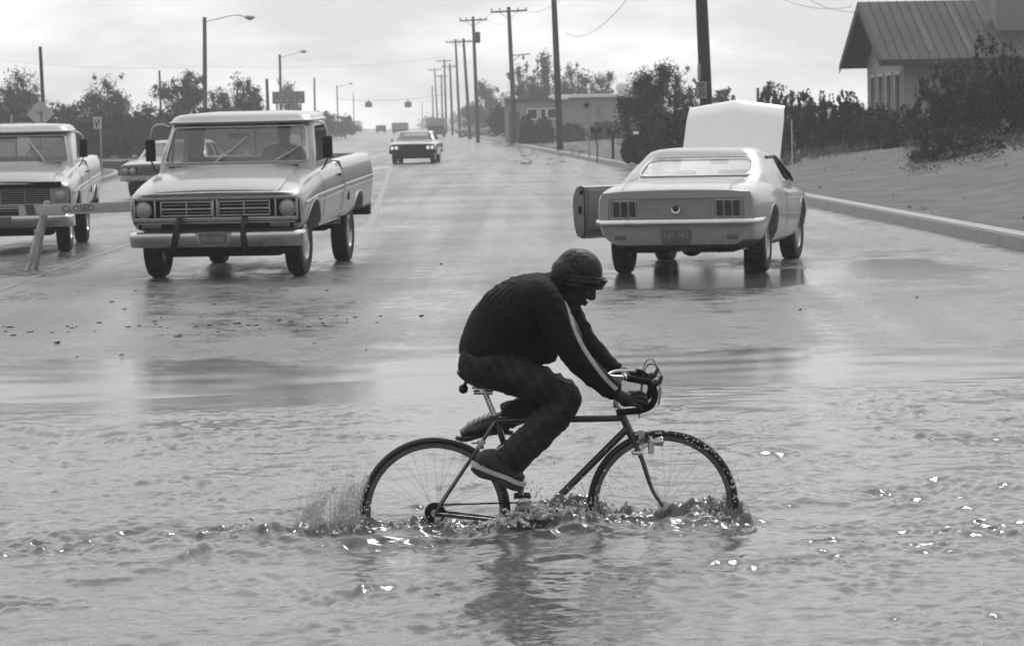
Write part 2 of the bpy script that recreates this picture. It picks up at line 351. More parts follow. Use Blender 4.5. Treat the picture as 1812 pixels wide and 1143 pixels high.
# ------------------------------------------------------------------ ground, road, kerb, water
def grid_obj(name, rows, m, kind='structure', label=None):
    n = len(rows[0]); vs = [p for r in rows for p in r]
    fs = [(i*n+k, i*n+k+1, (i+1)*n+k+1, (i+1)*n+k) for i in range(len(rows)-1) for k in range(n-1)]
    me = bpy.data.meshes.new(name); me.from_pydata(vs, [], fs)
    for p in me.polygons: p.use_smooth = True
    me.materials.append(m); o = bpy.data.objects.new(name, me); COL.objects.link(o)
    tag(o, label, None, None, kind); return o
def nodes_ground(name, dark, light, scale, rough, bump, bscale, rlo=None, rhi=None, rscale=.25, ior=1.36, bdist=.02, marks=False, stretch=(1, 1, 1), tracks=False):
    m = bpy.data.materials.new(name); m.use_nodes = True; t = m.node_tree; b = t.nodes['Principled BSDF']; ln = t.links.new
    c = t.nodes.new('ShaderNodeTexCoord'); mpn = t.nodes.new('ShaderNodeMapping'); ln(c.outputs['Object'], mpn.inputs[0]); mpn.inputs['Scale'].default_value = stretch
    def nzn(s, d=8, r=.6):
        n = t.nodes.new('ShaderNodeTexNoise'); n.inputs['Scale'].default_value = s; n.inputs['Detail'].default_value = d; n.inputs['Roughness'].default_value = r
        ln(mpn.outputs[0], n.inputs[0]); return n
    def rng(src, a, b_, lo, hi):
        r = t.nodes.new('ShaderNodeMapRange'); r.inputs['From Min'].default_value = a; r.inputs['From Max'].default_value = b_
        r.inputs['To Min'].default_value = lo; r.inputs['To Max'].default_value = hi; ln(src, r.inputs[0]); return r
    n1 = nzn(scale); n3 = nzn(bscale*.8, 3)
    if tracks:                                       # long wet wheel tracks along the road
        mp2 = t.nodes.new('ShaderNodeMapping'); mp2.inputs['Scale'].default_value = (1.5, .05, 1); mp2.inputs['Rotation'].default_value = (0, 0, R(2)); ln(c.outputs['Object'], mp2.inputs[0])
        nt_ = t.nodes.new('ShaderNodeTexNoise'); nt_.inputs['Scale'].default_value = 1.0; nt_.inputs['Detail'].default_value = 5; ln(mp2.outputs[0], nt_.inputs[0])
    r1 = rng(n1.outputs[0], .3, .7, dark, light); r3 = rng(n3.outputs[0], .3, .7, .65, 1.35)
    mu = t.nodes.new('ShaderNodeMath'); mu.operation = 'MULTIPLY'; ln(r1.outputs[0], mu.inputs[0]); ln(r3.outputs[0], mu.inputs[1])
    cc = t.nodes.new('ShaderNodeCombineColor')
    for i in range(3): ln(mu.outputs[0], cc.inputs[i])
    ln(cc.outputs[0], b.inputs['Base Color']); b.inputs['IOR'].default_value = ior
    if rlo is None: b.inputs['Roughness'].default_value = rough
    else:
        n4 = nzn(rscale, 7, .62); s4 = n4.outputs[0]
        if tracks:
            av = t.nodes.new('ShaderNodeMix'); av.data_type = 'FLOAT'; av.inputs[0].default_value = .45; ln(s4, av.inputs[2]); ln(nt_.outputs[0], av.inputs[3]); s4 = av.outputs[0]
        r4 = rng(s4, .42, .60, rlo, rhi)
        n6 = nzn(3.5, 12, .85); r6 = rng(n6.outputs[0], .36, .64, -.22, .24); ad = t.nodes.new('ShaderNodeMath'); ad.operation = 'ADD'; ad.use_clamp = True; ln(r4.outputs[0], ad.inputs[0]); ln(r6.outputs[0], ad.inputs[1]); mxx = t.nodes.new('ShaderNodeMath'); mxx.operation = 'MAXIMUM'; mxx.inputs[1].default_value = .06; ln(ad.outputs[0], mxx.inputs[0]); ln(mxx.outputs[0], b.inputs['Roughness'])
        r3 = rng(n6.outputs[0], .36, .64, .3, 1.8); ln(r3.outputs[0], mu.inputs[1])
        msk = None; n7 = nzn(.8, 10, .72)
        for (px_, py_, rx_, ry_) in PUDDLES:             # low spots holding still water
            g_ = at(px_, py_, 30); g_ = ghit(px_, py_)
            vs_ = t.nodes.new('ShaderNodeVectorMath'); vs_.operation = 'SUBTRACT'; vs_.inputs[1].default_value = (g_.x, g_.y, 0); ln(c.outputs['Object'], vs_.inputs[0])
            vm_ = t.nodes.new('ShaderNodeVectorMath'); vm_.operation = 'MULTIPLY'; vm_.inputs[1].default_value = (1/rx_, 1/ry_, 0); ln(vs_.outputs[0], vm_.inputs[0])
            vl_ = t.nodes.new('ShaderNodeVectorMath'); vl_.operation = 'LENGTH'; ln(vm_.outputs[0], vl_.inputs[0])
            md_ = t.nodes.new('ShaderNodeMath'); md_.operation = 'MULTIPLY_ADD'; md_.inputs[1].default_value = 2.6; md_.inputs[2].default_value = -1.3; ln(n7.outputs[0], md_.inputs[0])
            ma_ = t.nodes.new('ShaderNodeMath'); ma_.operation = 'ADD'; ln(vl_.outputs['Value'], ma_.inputs[0]); ln(md_.outputs[0], ma_.inputs[1])
            q_ = rng(ma_.outputs[0], .70, 1.08, 1, 0)
            if msk is None: msk = q_.outputs[0]
            else:
                mx_ = t.nodes.new('ShaderNodeMath'); mx_.operation = 'MAXIMUM'; ln(msk, mx_.inputs[0]); ln(q_.outputs[0], mx_.inputs[1]); msk = mx_.outputs[0]
        fr_ = t.nodes.new('ShaderNodeMix'); fr_.data_type = 'FLOAT'; ln(msk, fr_.inputs[0]); ln(mxx.outputs[0], fr_.inputs[2]); fr_.inputs[3].default_value = .06; ln(fr_.outputs[0], b.inputs['Roughness'])
    n2 = nzn(bscale, 4); bp = t.nodes.new('ShaderNodeBump'); bp.inputs['Strength'].default_value = bump; bp.inputs['Distance'].default_value = bdist
    ln(n2.outputs[0], bp.inputs['Height']); ln(bp.outputs[0], b.inputs['Normal'])
    if rlo is not None:
        r5 = rng(s4, .42, .60, bump*.3, bump); ln(r5.outputs[0], bp.inputs['Strength'])
        if tracks:
            fb_ = t.nodes.new('ShaderNodeMix'); fb_.data_type = 'FLOAT'; ln(msk, fb_.inputs[0]); ln(r5.outputs[0], fb_.inputs[2]); fb_.inputs[3].default_value = .14; ln(fb_.outputs[0], bp.inputs['Strength'])
    return m
PUDDLES = [(1590, 478, .85, 3.2), (1230, 492, 1.5, 2.2), (1630, 520, .9, .6), (300, 690, 60, 2.6)]
M['road'] = nodes_ground('wet_asphalt', .05, .12, .6, .3, .6, 30, .20, .48, .30, 1.34, .010, tracks=True)
M['verge'] = nodes_ground('wet_gravel_and_grass', .03, .12, 1.3, .8, .4, 34, bdist=.02)
Ys = [-60, -20, 0, 6, 10, 13, 15, 17, 19, 20.6, 22, 24, 26, 28, 30, 33, 36, 40, 45, 50, 56, 62, 70, 78, 86, 95, 105, 115, 130, 145, 160, 180, 200, 230, 260, 300, 350, 400, 450, 520, 600, 700, 850, 1100, 1250]
rows = []
for Y in Ys:
    k = xk(Y); l = xl(Y)
    xs = [-900, -600, -300, -160] + [l-60, l-30, l-12, l-5, l-.02] + [l, (l*2+k)/3, (l+k*2)/3, k+.02, k+.04] + [k+d for d in (.6, 1.5, 2.3, 3.2, 4.2, 5.2, 6.3, 8, 12, 20, 40, 90, 250)] + [900]
    r = []
    for j, x in enumerate(xs):
        z = zt(x, Y)
        if 9 <= j <= 12: z = zr(Y)-.03
        if j == 8: z = zr(Y)-.03
        r.append((x, Y, z))
    rows.append(r)
ground = grid_obj('ground', rows, M['verge'])
rows = []
YsR = sorted(set([y for y in Ys if y < 16 or y > 27] + [16+.12*i for i in range(92)]))
def znr(x, Y):
    f = ss(17.5, 19.5, Y)*(1-ss(24, 27, Y)); return f*(.030*noise.noise(Vector((x*.30, Y*.35, 1.3)))+.008*noise.noise(Vector((x*1.1, Y*2.2, 4))))
for Y in YsR:
    k = xk(Y); l = xl(Y); xs = [l, (l*2-14)/3, (l-28)/3, -14] + [-14+.22*i for i in range(1, 110)] + [k] if Y < 27.5 and k > 10.2 else [l, (l*2-14)/3, (l-28)/3, -14] + [-14+(k+14)*i/110 for i in range(1, 111)]
    if l > -13.9: xs = [l+(k-l)*i/113 for i in range(114)]
    rows.append([(x, Y, zr(Y)+znr(x, Y)) for x in xs])
assert len(set(len(r) for r in rows)) == 1, set(len(r) for r in rows)
road = grid_obj('road', rows, M['road'])
# worn lane stripe + edge stripe on the left
M['stripe_paint'] = mat('worn_road_paint', .10, .35, var=.45, vscale=5, rvar=.1)
def stripe(name, pts, wd):
    rows = []
    for i, (x, y) in enumerate(pts): rows.append([(x-wd/2, y, zr(y)+.004), (x+wd/2, y, zr(y)+.004)])
    return grid_obj(name, rows, M['stripe_paint'])
stripe('lane_stripe', [(-.62-.034*y, y) for y in (40, 46, 52, 60, 70, 84, 100, 118, 140, 180, 240)], .13)
p0, p1 = ghit(-60, 540), ghit(250, 425)
stripe('turn_lane_stripe', [tuple((p0*(1-t)+p1*t).xy) for t in (0, .2, .4, .6, .8, 1)], .085)
# kerb: separate cast lengths, one continuous run
mb = MB()
Y = 22.0; ky = []
while Y < 330: ky.append(Y); Y += 3.0 if Y < 80 else 8
for a, b in zip(ky[:-1], ky[1:]):
    a2, b2 = a+.012, b-.012
    pr = [(-.005, -.06), (.025, .15), (.05, .172), (.28, .180), (.30, -.06)]
    mb.loft([[(xk(y)+x, y, zr(y)+z) for x, z in pr] for y in (a2, (a2+b2)/2, b2)])
kerb = mb.build('kerb', 'concrete'); tag(kerb, kind='structure')
# gutter slab under the kerb joint
# left island + low kerb across the side road
def island(name, px_pts, h, m2):
    pts = [ghit(x, y) for x, y in px_pts]; c = sum(pts, Vector())/len(pts)
    P = bez([p for p in pts]+[pts[0]], 8)[:-1]; mb = MB()
    mb.loft([[(p.x, p.y, p.z-.05) for p in P], [(p.x, p.y, p.z+h) for p in P]])
    o = mb.build(name, 'concrete'); tag(o, kind='structure')
    mb = MB(); mb.loft([[(c.x+(p.x-c.x)*.93, c.y+(p.y-c.y)*.9, p.z+h-.02) for p in P], [(c.x+(p.x-c.x)*.92, c.y+(p.y-c.y)*.88, p.z+h+.015) for p in P]])
    o2 = mb.build(m2, M['verge']); tag(o2, kind='structure')
island('island_kerb', [(60, 338), (150, 330), (206, 316), (196, 309), (120, 307), (40, 312)], .16, 'island_ground')
mb = MB()
p0, p1 = ghit(-250, 300), ghit(214, 307)
d = (p1-p0).normalized(); nrm = Vector((-d.y, d.x, 0))
mb.loft([[tuple(p+nrm*a+Vector((0, 0, h))) for a, h in ((0, -.1), (0, .42), (.3, .45), (.3, -.1))] for p in (p0, (p0+p1)/2, p1)])
M['darkconc'] = mat('dark_wet_concrete', .06, .6, var=.3)
tag(mb.build('side_road_kerb', M['darkconc']), 'low dark kerb at far side of the side road', kind='structure')

# water: choppy brown flood water with the bicycle's wake
RY = 13.5
P_RH = at(770, 906, RY); P_FH = at(1173, 893, RY)
rng = np.random.default_rng(7)
def axis(segs):
    o = []
    for a, b, s in segs: o += list(np.arange(a, b, s))
    return np.array(o+[segs[-1][1]])
ax = axis([(-34, -12, 1.2), (-12, -6, .2), (-6, -4.2, .05), (-4.2, -2.6, .02), (-2.6, 2.2, .012), (2.2, 4.2, .02), (4.2, 6, .05), (6, 11, .2), (11, 34, 1.2)])
ay = axis([(5, 9.4, .25), (9.4, 12.6, .020), (12.6, 14.4, .012), (14.4, 18, .024), (18, 21, .035), (21, 24.6, .08)])
X, Yg = np.meshgrid(ax, ay)
def waves(X, Y, lam0, lam1, n, rms_slope, ang=(0, math.pi), sharp=0, rg=rng):
    h = np.zeros_like(X)
    for i in range(n):
        lam = math.exp(rg.uniform(math.log(lam0), math.log(lam1))); k = 2*math.pi/lam
        th = rg.uniform(*ang); ph = rg.uniform(0, 6.283)
        a = 1/k*rms_slope*math.sqrt(2/n)
        s = (X*math.cos(th)+Y*math.sin(th))*k+ph
        s = s+.9*np.sin(s*.31+ph*2)+.6*np.sin((X*math.sin(th)-Y*math.cos(th))*k*.43+ph)
        v = np.sin(s)
        if sharp: v = (1-np.abs(v))*2-1
        h += a*v
    return h
def vnoise(X, Y, sc, seed, octv=3):
    rg = np.random.default_rng(seed); h = np.zeros_like(X); amp = 1; tot = 0
    for o in range(octv):
        G = rg.random((256, 256)); x = X*sc+rg.uniform(0, 100); y = Y*sc+rg.uniform(0, 100)
        xi = np.floor(x).astype(int); yi = np.floor(y).astype(int); fx = x-xi; fy = y-yi
        fx = fx*fx*(3-2*fx); fy = fy*fy*(3-2*fy)
        g = lambda a, b: G[np.mod(a, 256), np.mod(b, 256)]
        h += amp*((g(xi, yi)*(1-fx)+g(xi+1, yi)*fx)*(1-fy)+(g(xi, yi+1)*(1-fx)+g(xi+1, yi+1)*fx)*fy)
        tot += amp; amp *= .5; sc *= 2.07
    return h/tot
depthf = np.clip((20.9+.06*X-Yg)/3.2, 0.12, 1)
depthf = depthf*depthf*(3-2*depthf)
pat = np.clip((vnoise(X, Yg, .55, 3)-.36)*2.6, .5+.35*np.clip((13.2-Yg)/1.5, 0, 1), 1.5)
pat2 = np.clip((vnoise(X, Yg*1.0, 1.3, 5)-.46)*4.5, 0, 1.6)
H = waves(X, Yg, .6, 2.4, 26, .030)*depthf
H += waves(X, Yg, .12, .6, 60, .10)*pat*depthf
H += waves(X, Yg, .10, .45, 24, .14, sharp=1)*pat2*depthf
H += waves(X, Yg, .045, .12, 44, .10)*np.clip(pat, .35, 1.3)*np.clip(depthf, .3, 1)
pat3 = np.clip((vnoise(X, Yg*1.2, 2.4, 77)-.60)*9, 0, 1.5)
H += waves(X, Yg, .05, .16, 24, .19)*pat3*depthf
# thin-film ripples running ahead of the flood edge (long, nearly parallel crests)
edge = np.exp(-((Yg-(19.9+.05*X))/.9)**2)
H += edge*np.clip((vnoise(X, Yg, .45, 9)-.5)*4, 0, 1)*waves(X, Yg, .12, .3, 14, .16, ang=(1.35, 1.72))
# wake
bx0, bx1 = P_RH.x-.4, P_FH.x+.35
def gauss(u, s): return np.exp(-(u/s)**2)
turb = vnoise(X, Yg, 9, 21, 4)-.5; turb2 = vnoise(X, Yg, 22, 22, 3)-.5
trail = np.where(X < bx0, np.exp(-(bx0-X)/1.7), np.where(X > bx1, np.exp(-(X-bx1)/.12), 1))
wdt = .20+np.clip(bx0-X, 0, 9)*.16
core = gauss(Yg-(RY+.02-np.clip(bx0-X, 0, 9)*.10), wdt)*trail
H += core*(turb*.15+turb2*.07+.015)*np.where(X < bx0, .6, 1)
for cx, cy, sx, sy, a in ((P_RH.x-.55, RY-.02, .40, .14, .006), (P_RH.x-.05, RY-.02, .25, .10, .02), (P_RH.x+.33, RY-.05, .22, .15, .05), (P_RH.x+.55, RY-.02, .25, .16, .055),
                          (P_FH.x-.34, RY-.03, .22, .12, .05), (P_FH.x+.15, RY, .16, .08, .05), (P_FH.x+.28, RY, .12, .07, .045), (P_FH.x-.1, RY-.35, .5, .12, .03)):
    H += a*gauss(X-cx, sx)*gauss(Yg-cy, sy)*(1+1.6*turb)
# diverging wake ridges
for sgn, q in ((-1, .22), (1, .14)):
    L0 = np.clip(P_FH.x+.4-X, 0, 20)
    ridge = Yg-(RY+sgn*(.10+q*L0)); amp = .022*np.exp(-L0/3.2)*(L0 > 0)
    H += amp*(gauss(ridge, .07+.02*L0)-.7*gauss(ridge-sgn*.16, .09+.02*L0))*(1+turb)
# long surge line at the left, from the photograph's lower left
pa, pb = at(-20, 985, 13), None
def lineY(px, py):
    Y = 12.0
    for _ in range(30):
        p = at(px, py, Y); Y += (p.z)*HC*3.2; Y = max(9, min(21, Y))
    return at(px, py, Y)
def crest(pxs, a, s, back=.6):
    global H
    pts = [lineY(*p) for p in pxs]; xs = np.array([p.x for p in pts]); ys = np.array([p.y for p in pts])
    cy = np.interp(X, xs, ys); msk = np.clip((X-xs[0]+.4)/.4, 0, 1)*np.clip((xs[-1]+.4-X)/.4, 0, 1)
    wob = (vnoise(X, Yg*.2, 2.2, int(abs(pxs[0][0])*7+pxs[0][1]))-.5)*.35
    r = Yg-cy-wob; prof_ = np.where(r < 0, np.exp(-(r/(s*.55))**2), np.exp(-(r/(s*2.2))**2))
    H += .55*a*msk*(prof_-back*.5*gauss(r+s*1.5, s))*np.clip(3.2*vnoise(X, Yg, 2.6, 31)-.9, .1, 1.5)
    H += waves(X, Yg, .04, .13, 16, .22)*msk*gauss(r, s*1.1)*np.clip(2.5*vnoise(X, Yg, 1.9, 33)-.8, 0, 1)
crest([(0, 992), (90, 1008), (200, 1004), (330, 985), (400, 958), (520, 940)], .035, .10)
crest([(380, 940), (450, 950), (560, 962), (640, 962)], .028, .07)
crest([(0, 752), (120, 768), (300, 770), (480, 766), (640, 770)], .03, .14)
crest([(1290, 905), (1420, 885), (1560, 895), (1680, 905)], .035, .13)
crest([(1180, 1000), (1330, 985), (1500, 1000)], .02, .1)
crest([(1000, 985), (900, 992), (760, 1010), (640, 1040)][::-1], .02, .09)
crest([(1330, 800), (1480, 790), (1640, 775), (1812, 770)], .025, .15)
crest([(1600, 860), (1720, 850), (1840, 862)], .03, .12)
vs = np.stack([X.ravel(), Yg.ravel(), H.ravel()+.0], 1)
ny, nx = X.shape
idx = np.arange(ny*nx).reshape(ny, nx)
fs = np.stack([idx[:-1, :-1].ravel(), idx[:-1, 1:].ravel(), idx[1:, 1:].ravel(), idx[1:, :-1].ravel()], 1)
# drop faces well above the dry road so the sheet ends in the film at the flood's edge
me = bpy.data.meshes.new('flood_water')
me.vertices.add(len(vs)); me.vertices.foreach_set('co', vs.ravel().astype('f'))
me.loops.add(fs.size); me.loops.foreach_set('vertex_index', fs.ravel().astype('i'))
me.polygons.add(len(fs)); me.polygons.foreach_set('loop_start', np.arange(0, fs.size, 4).astype('i'))
me.polygons.foreach_set('use_smooth', np.ones(len(fs), dtype=bool))
me.update(); me.validate()
M['water'] = nodes_ground('muddy_flood_water', .07, .12, .6, .06, .40, 26, bdist=.006, ior=1.34)
me.materials.append(M['water'])
wo = bpy.data.objects.new('water', me); COL.objects.link(wo); tag(wo, 'choppy muddy flood water covering the near roadway', kind='structure')

# ------------------------------------------------------------------ vehicles
def body_loft(stations, lv=2):
    rings = []
    for y, half in stations:
        ring = [(x, y, z) for x, z in half] + [(-x, y, z) for x, z in half[-2:0:-1]]
        rings.append(ring)
    n = len(stations[0][1]); mb = MB(); mb.loft(rings, cap=False); tot = len(rings[0])
    for base, flip in ((0, False), ((len(rings)-1)*tot, True)):
        for i in range(n-1):
            a, b = i, i+1; am, bm_ = (tot-i) % tot, (tot-i-1) % tot
            q = [a, b, bm_, am]
            if i == 0: q = [0, b, bm_]
            if i == n-2: q = [a, b, am]
            q = [base+k for k in q]; mb.f.append(tuple(q[::-1] if flip else q)); mb.m.append(0)
    me = mb.mesh()
    return subsurf(me, lv) if lv else me
def rring(x, y0, y1, z, r, zc=0, n=5):           # rounded-rectangle ring at height z
    return [(a, b, z + zc*(1-(a/x)**2)) for a, b in rrect(-x, x, y0, y1, r, n)]
def cabin(levels, inner, cuts):
    mb = MB(); mb.loft([rring(*l) for l in levels]); cs = []
    mi = MB(); mi.loft([rring(*l) for l in inner]); cs.append(mi.mesh())
    for ax_, poly, a, b in cuts:
        c = MB(); c.prism(poly, a, b, ax_); cs.append(c.mesh())
    me = boolean(mb.mesh(), cs); me.materials.clear(); me.materials.append(None); me.materials.append(None)
    yc = (inner[0][1]+inner[0][2])/2; zc = inner[-1][3]-.2
    for p in me.polygons:
        d = p.center-Vector((0, yc, zc)); x_, y0_, y1_, z_ = inner[-1][:4]
        if p.normal.dot(d) < -.05*d.length and p.normal.dot(d) < 0: p.material_index = 1
    return me
from mathutils.bvhtree import BVHTree
def bvh(me): return BVHTree.FromPolygons([v.co for v in me.vertices], [tuple(p.vertices) for p in me.polygons])
def sline(bv, s, yz, r=.004, out=.0, n=5, mb=None, seg=6):
    P = []
    for i in range(len(yz)-1):
        for k in range(n):
            t = k/n; P.append((yz[i][0]*(1-t)+yz[i+1][0]*t, yz[i][1]*(1-t)+yz[i+1][1]*t))
    P.append(yz[-1]); Q = []
    for y, z in P:
        h = bv.ray_cast(Vector((s*3, y, z)), Vector((-s, 0, 0)))
        if h[0] is not None: Q.append(Vector((h[0].x+s*out, y, z)))
    mb = mb or MB(); mb.tube(Q, r, seg); return mb
def arcyz(y, z, r, a0, a1, n=14): return [(y+r*math.cos(R(a)), z+r*math.sin(R(a))) for a in np.linspace(a0, a1, n)]
def wells(me, cen, r, xmin=.5):
    me.materials.clear(); me.materials.append(None); me.materials.append(None)
    for p in me.polygons:
        for y, z in cen:
            if math.hypot(p.center.y-y, p.center.z-z) < r+.004 and abs(p.center.x) > xmin: p.material_index = 1
    return me
def wheel(parent, x, y, r, side, w=.19, rim=.20, steer=0, style='cap', name='wheel'):
    e = empty(name, (x, y, r)); e.parent = parent; e.rotation_euler = (0, 0, steer)
    mb = MB(); h = w/2
    mb.lathe([(rim, -h*.8), (rim+.02, -h*.95), (r*.86, -h), (r*.95, -h*.9), (r, -h*.62), (r, h*.62), (r*.95, h*.9), (r*.86, h), (rim+.02, h*.95), (rim, h*.8)], (0, 0, 0), 'x', 40)
    for k in range(40):                           # tread blocks
        t = 2*math.pi*k/40
        mb.box((0, (r+.001)*math.cos(t), (r+.001)*math.sin(t)), (h*1.1, .022, .012), Matrix.Rotation(t-math.pi/2, 3, 'X'))
    mb.build('tyre', 'rubber', e)
    mb = MB(); s = side
    mb.lathe([(rim+.006, s*h*.85), (rim-.015, s*h*.92), (rim-.03, s*h*.55), (.10, s*h*.45), (.085, s*h*.75), (.0, s*h*.82), (0, -s*h*.3), (rim, -s*h*.6)], (0, 0, 0), 'x', 32)
    if style == 'spoke':
        for k in range(5):
            t = 2*math.pi*k/5
            mb.bbox((s*h*.62, .125*math.cos(t), .125*math.sin(t)), (.03, .055, .14), .01, Matrix.Rotation(t-math.pi/2, 3, 'X'))
    mb.build('rim', 'dull', e)
    return e
def headlight(parent, x, y, z, r, fy=1, ring=True):
    mb = MB(); mb.ell((x, y, z), (r, .035, r), seg=20, rings=10); o = mb.build('headlight', 'lens', parent)
    if ring:
        mb = MB(); mb.lathe([(r*.98, 0), (r*1.08, .0), (r*1.08, .02*fy), (r*.99, .02*fy)], (x, y-.005*fy, z), 'y', 28); mb.build('headlight_ring', 'dull', o)
    return o
def arch_lip(x, y, z, r, a0=-15, a1=195, t=.022, s=1):
    pts = [(x, y+r*math.cos(R(a)), z+r*math.sin(R(a))) for a in np.linspace(a0, a1, 18)]
    return pts
def truck(loc, rz, label, group, style='A', pitch=0, steer=0, paint='paint', plate=None):
    T = empty('pickup_truck', loc, label, 'pickup truck', group, rz, pitch)
    WB = 3.25; tr = .365
    S = [(.655, .60, .90, .935, .96, .975, .955, .90, .955, .78, .98, .985),]
    def st(y, zb, xb, xlw, zl, xm, zm, xs, zs, xh, zh, xp, zp, zc):
        return (y, [(0, zb), (xb, zb), (xlw, zl), (xm, zm-.03), (xm, zm+.012), (xs, zs), (xh, zh), (xp, zp), (xp-.09, zp+.022), (0, zc)])
    sts = [st(.66, .58, .86, .90, .66, .925, .80, .92, .90, .87, .935, .76, .945, .965),
           st(.64, .57, .90, .945, .66, .965, .80, .955, .905, .90, .95, .77, .962, .985),
           st(.50, .50, .93, .965, .64, .99, .83, .98, .94, .92, 1.0, .79, 1.02, 1.06),
           st(.1, .46, .95, .98, .63, 1.01, .85, .995, 1.0, .925, 1.075, .80, 1.10, 1.135),
           st(-.5, .44, .95, .985, .63, 1.01, .87, .995, 1.05, .93, 1.14, .80, 1.17, 1.20),
           st(-1.0, .44, .95, .985, .63, 1.01, .88, .995, 1.07, .93, 1.17, .82, 1.19, 1.21),
           st(-1.97, .44, .95, .985, .63, 1.01, .89, .995, 1.08, .93, 1.18, .82, 1.20, 1.21),
           st(-2.0, .44, .95, .985, .63, 1.01, .89, .995, 1.08, .93, 1.18, .82, 1.20, 1.21)]
    me = body_loft(sts, 2)
    c1 = MB(); c1.cyl((-1.3, 0, tr), (-.62, 0, tr), .47, 40); c2 = MB(); c2.cyl((1.3, 0, tr), (.62, 0, tr), .47, 40)
    c3 = MB(); c3.box((0, .7, .76), (1.88, .34, .265))            # grille recess
    me = boolean(me, [c1.mesh(), c2.mesh(), c3.mesh()])
    wells(me, [(0, tr)], .47); body = link('body', me, [paint, 'under'], T, ang=32)
    bv = bvh(me)
    for s in (-1, 1):                              # trims on the body side
        mb = sline(bv, s, [(.5, .835), (.3, .855), (-.2, .885), (-1.97, .905)], .012, .004)
        mb.build('side_trim', 'dull', T); mb = sline(bv, s, [(.5, .79), (-1.97, .845)], .006, .003); mb.build('side_trim', 'dull', T)
        mb = sline(bv, s, arcyz(0, tr, .487, 8, 172), .013, .002, 2); mb.build('arch_lip', 'dull', T)
        mb = sline(bv, s, [(-.60, .52), (-1.97, .52)], .012, .004); mb.build('sill_trim', 'dull', T)
        mb = sline(bv, s, [(-.62, 1.14), (-.64, .86), (-.66, .50)], .0035); mb.build('door_seam', 'black', T)
        mb = sline(bv, s, [(-1.88, 1.14), (-1.88, .50)], .0035); mb.build('door_seam', 'black', T)
        mb = sline(bv, s, [(.60, .93), (.3, .96), (-.45, 1.03)], .005, .002); mb.build('fender_crease', paint, T)
        mb = MB(); mb.bbox((s*1.012, -1.74, 1.045), (.03, .13, .03), .01); mb.build('door_handle', 'black', T)
    # bed
    az = tr-.7*WB*math.sin(-pitch)
    bz = 1.20
    def bd(y, k=0): return (y, [(0, .5), (.90, .5), (.965, .56), (.985, .66), (1.01, .87), (1.01, .91), (.995, 1.08), (.96, bz-.01), (.90, bz), (.78, bz), (0, bz)])
    me = body_loft([bd(-2.05), bd(-2.08), bd(-2.6), bd(-3.4), bd(-4.28), bd(-4.31)], 2)
    ci = MB(); ci.box((0, -3.18, 1.2), (1.62, 2.16, 1.0)); c1 = MB(); c1.cyl((-1.3, -WB, az), (-.68, -WB, az), .46, 40); c2 = MB(); c2.cyl((1.3, -WB, az), (.68, -WB, az), .46, 40)
    me = boolean(me, [ci.mesh(), c1.mesh(), c2.mesh()])
    wells(me, [(-WB, az)], .46); link('bed', me, [paint, 'under'], T, ang=32)
    bv = bvh(me)
    for s in (-1, 1):
        mb = sline(bv, s, [(-2.08, .91), (-4.29, .925)], .012, .004); mb.build('side_trim', 'dull', T); mb = sline(bv, s, [(-2.08, .85), (-4.29, .865)], .006, .003); mb.build('side_trim', 'dull', T)
        mb = sline(bv, s, arcyz(-WB, az, .475, 18, 162), .012, .002, 2); mb.build('arch_lip', 'dull', T)
        mb = sline(bv, s, [(-2.07, .53), (-2.78, .53)], .012, .004); mb.build('sill_trim', 'dull', T)
        mb = MB(); mb.bbox((s*.965, -4.315, .80), (.045, .03, .2), .008); mb.build('tail_light', 'tail', T)
    mb = MB(); mb.lathe([(0, -.02), (.055, -.02), (.055, .012), (.03, .02), (0, .02)], (-.985, -2.42, .76), 'x', 18); mb.build('fuel_cap', 'black', T)
    # hood panel
    mb = MB(); rings = []
    for y, zz, x in ((.665, .955, .70), (.672, .975, .70), (.60, 1.015, .72), (.3, 1.09, .735), (-.1, 1.15, .74), (-.48, 1.21, .74), (-.50, 1.20, .74)):
        rings.append([(-x, y, zz-.03), (-x, y, zz), (-x*.9, y, zz+.012), (-x*.45, y, zz+.024), (0, y, zz+.028), (x*.45, y, zz+.024), (x*.9, y, zz+.012), (x, y, zz), (x, y, zz-.03)])
    mb.loft(rings); mb.build('hood', paint if style == 'A' else 'paint2', T, ang=40)
    mb = MB(); mb.tube([(-.90, .60, .945), (-.72, .69, .962), (0, .70, .972), (.72, .69, .962), (.90, .60, .945)], .014, 8); mb.build('hood_lip', 'dull', T)
    # cab
    dz = .035 if style == 'A' else -.03
    lv = [(.90, -1.98, -.52, 1.15, .12), (.885, -1.97, -.62, 1.30, .12), (.85, -1.95, -.84, 1.50, .12), (.825, -1.94, -.96, 1.64, .12), (.85, -1.97, -.90, 1.655, .14), (.855, -1.98, -.89, 1.675, .15), (.83, -1.96, -.93, 1.69, .15),
          (.815, -1.94, -.97, 1.725, .16, .012), (.76, -1.88, -1.05, 1.752, .16, .018), (.55, -1.7, -1.25, 1.765, .16, .02)]
    inn = [(.85, -1.93, -.50, 1.10, .08), (.79, -1.90, -.92, 1.60, .08), (.74, -1.86, -1.0, 1.68, .08)]
    lv = [(l[0], l[1], l[2], l[3]+(dz if i else 0))+tuple(l[4:]) for i, l in enumerate(lv)]; inn = [(l[0], l[1], l[2], l[3]+(dz if i else 0))+tuple(l[4:]) for i, l in enumerate(inn)]
    cw = max(dz, 0)
    ws = rpoly([(-.835, 1.215+cw), (.835, 1.215+cw), (.765, 1.615+dz), (-.765, 1.615+dz)], .05)
    rw = rpoly([(-.66, 1.27), (.66, 1.27), (.62, 1.58+dz), (-.62, 1.58+dz)], .06)
    sw = rpoly([(-.80, 1.23), (-1.06, 1.60+dz), (-1.82, 1.60+dz), (-1.86, 1.23)], .05)
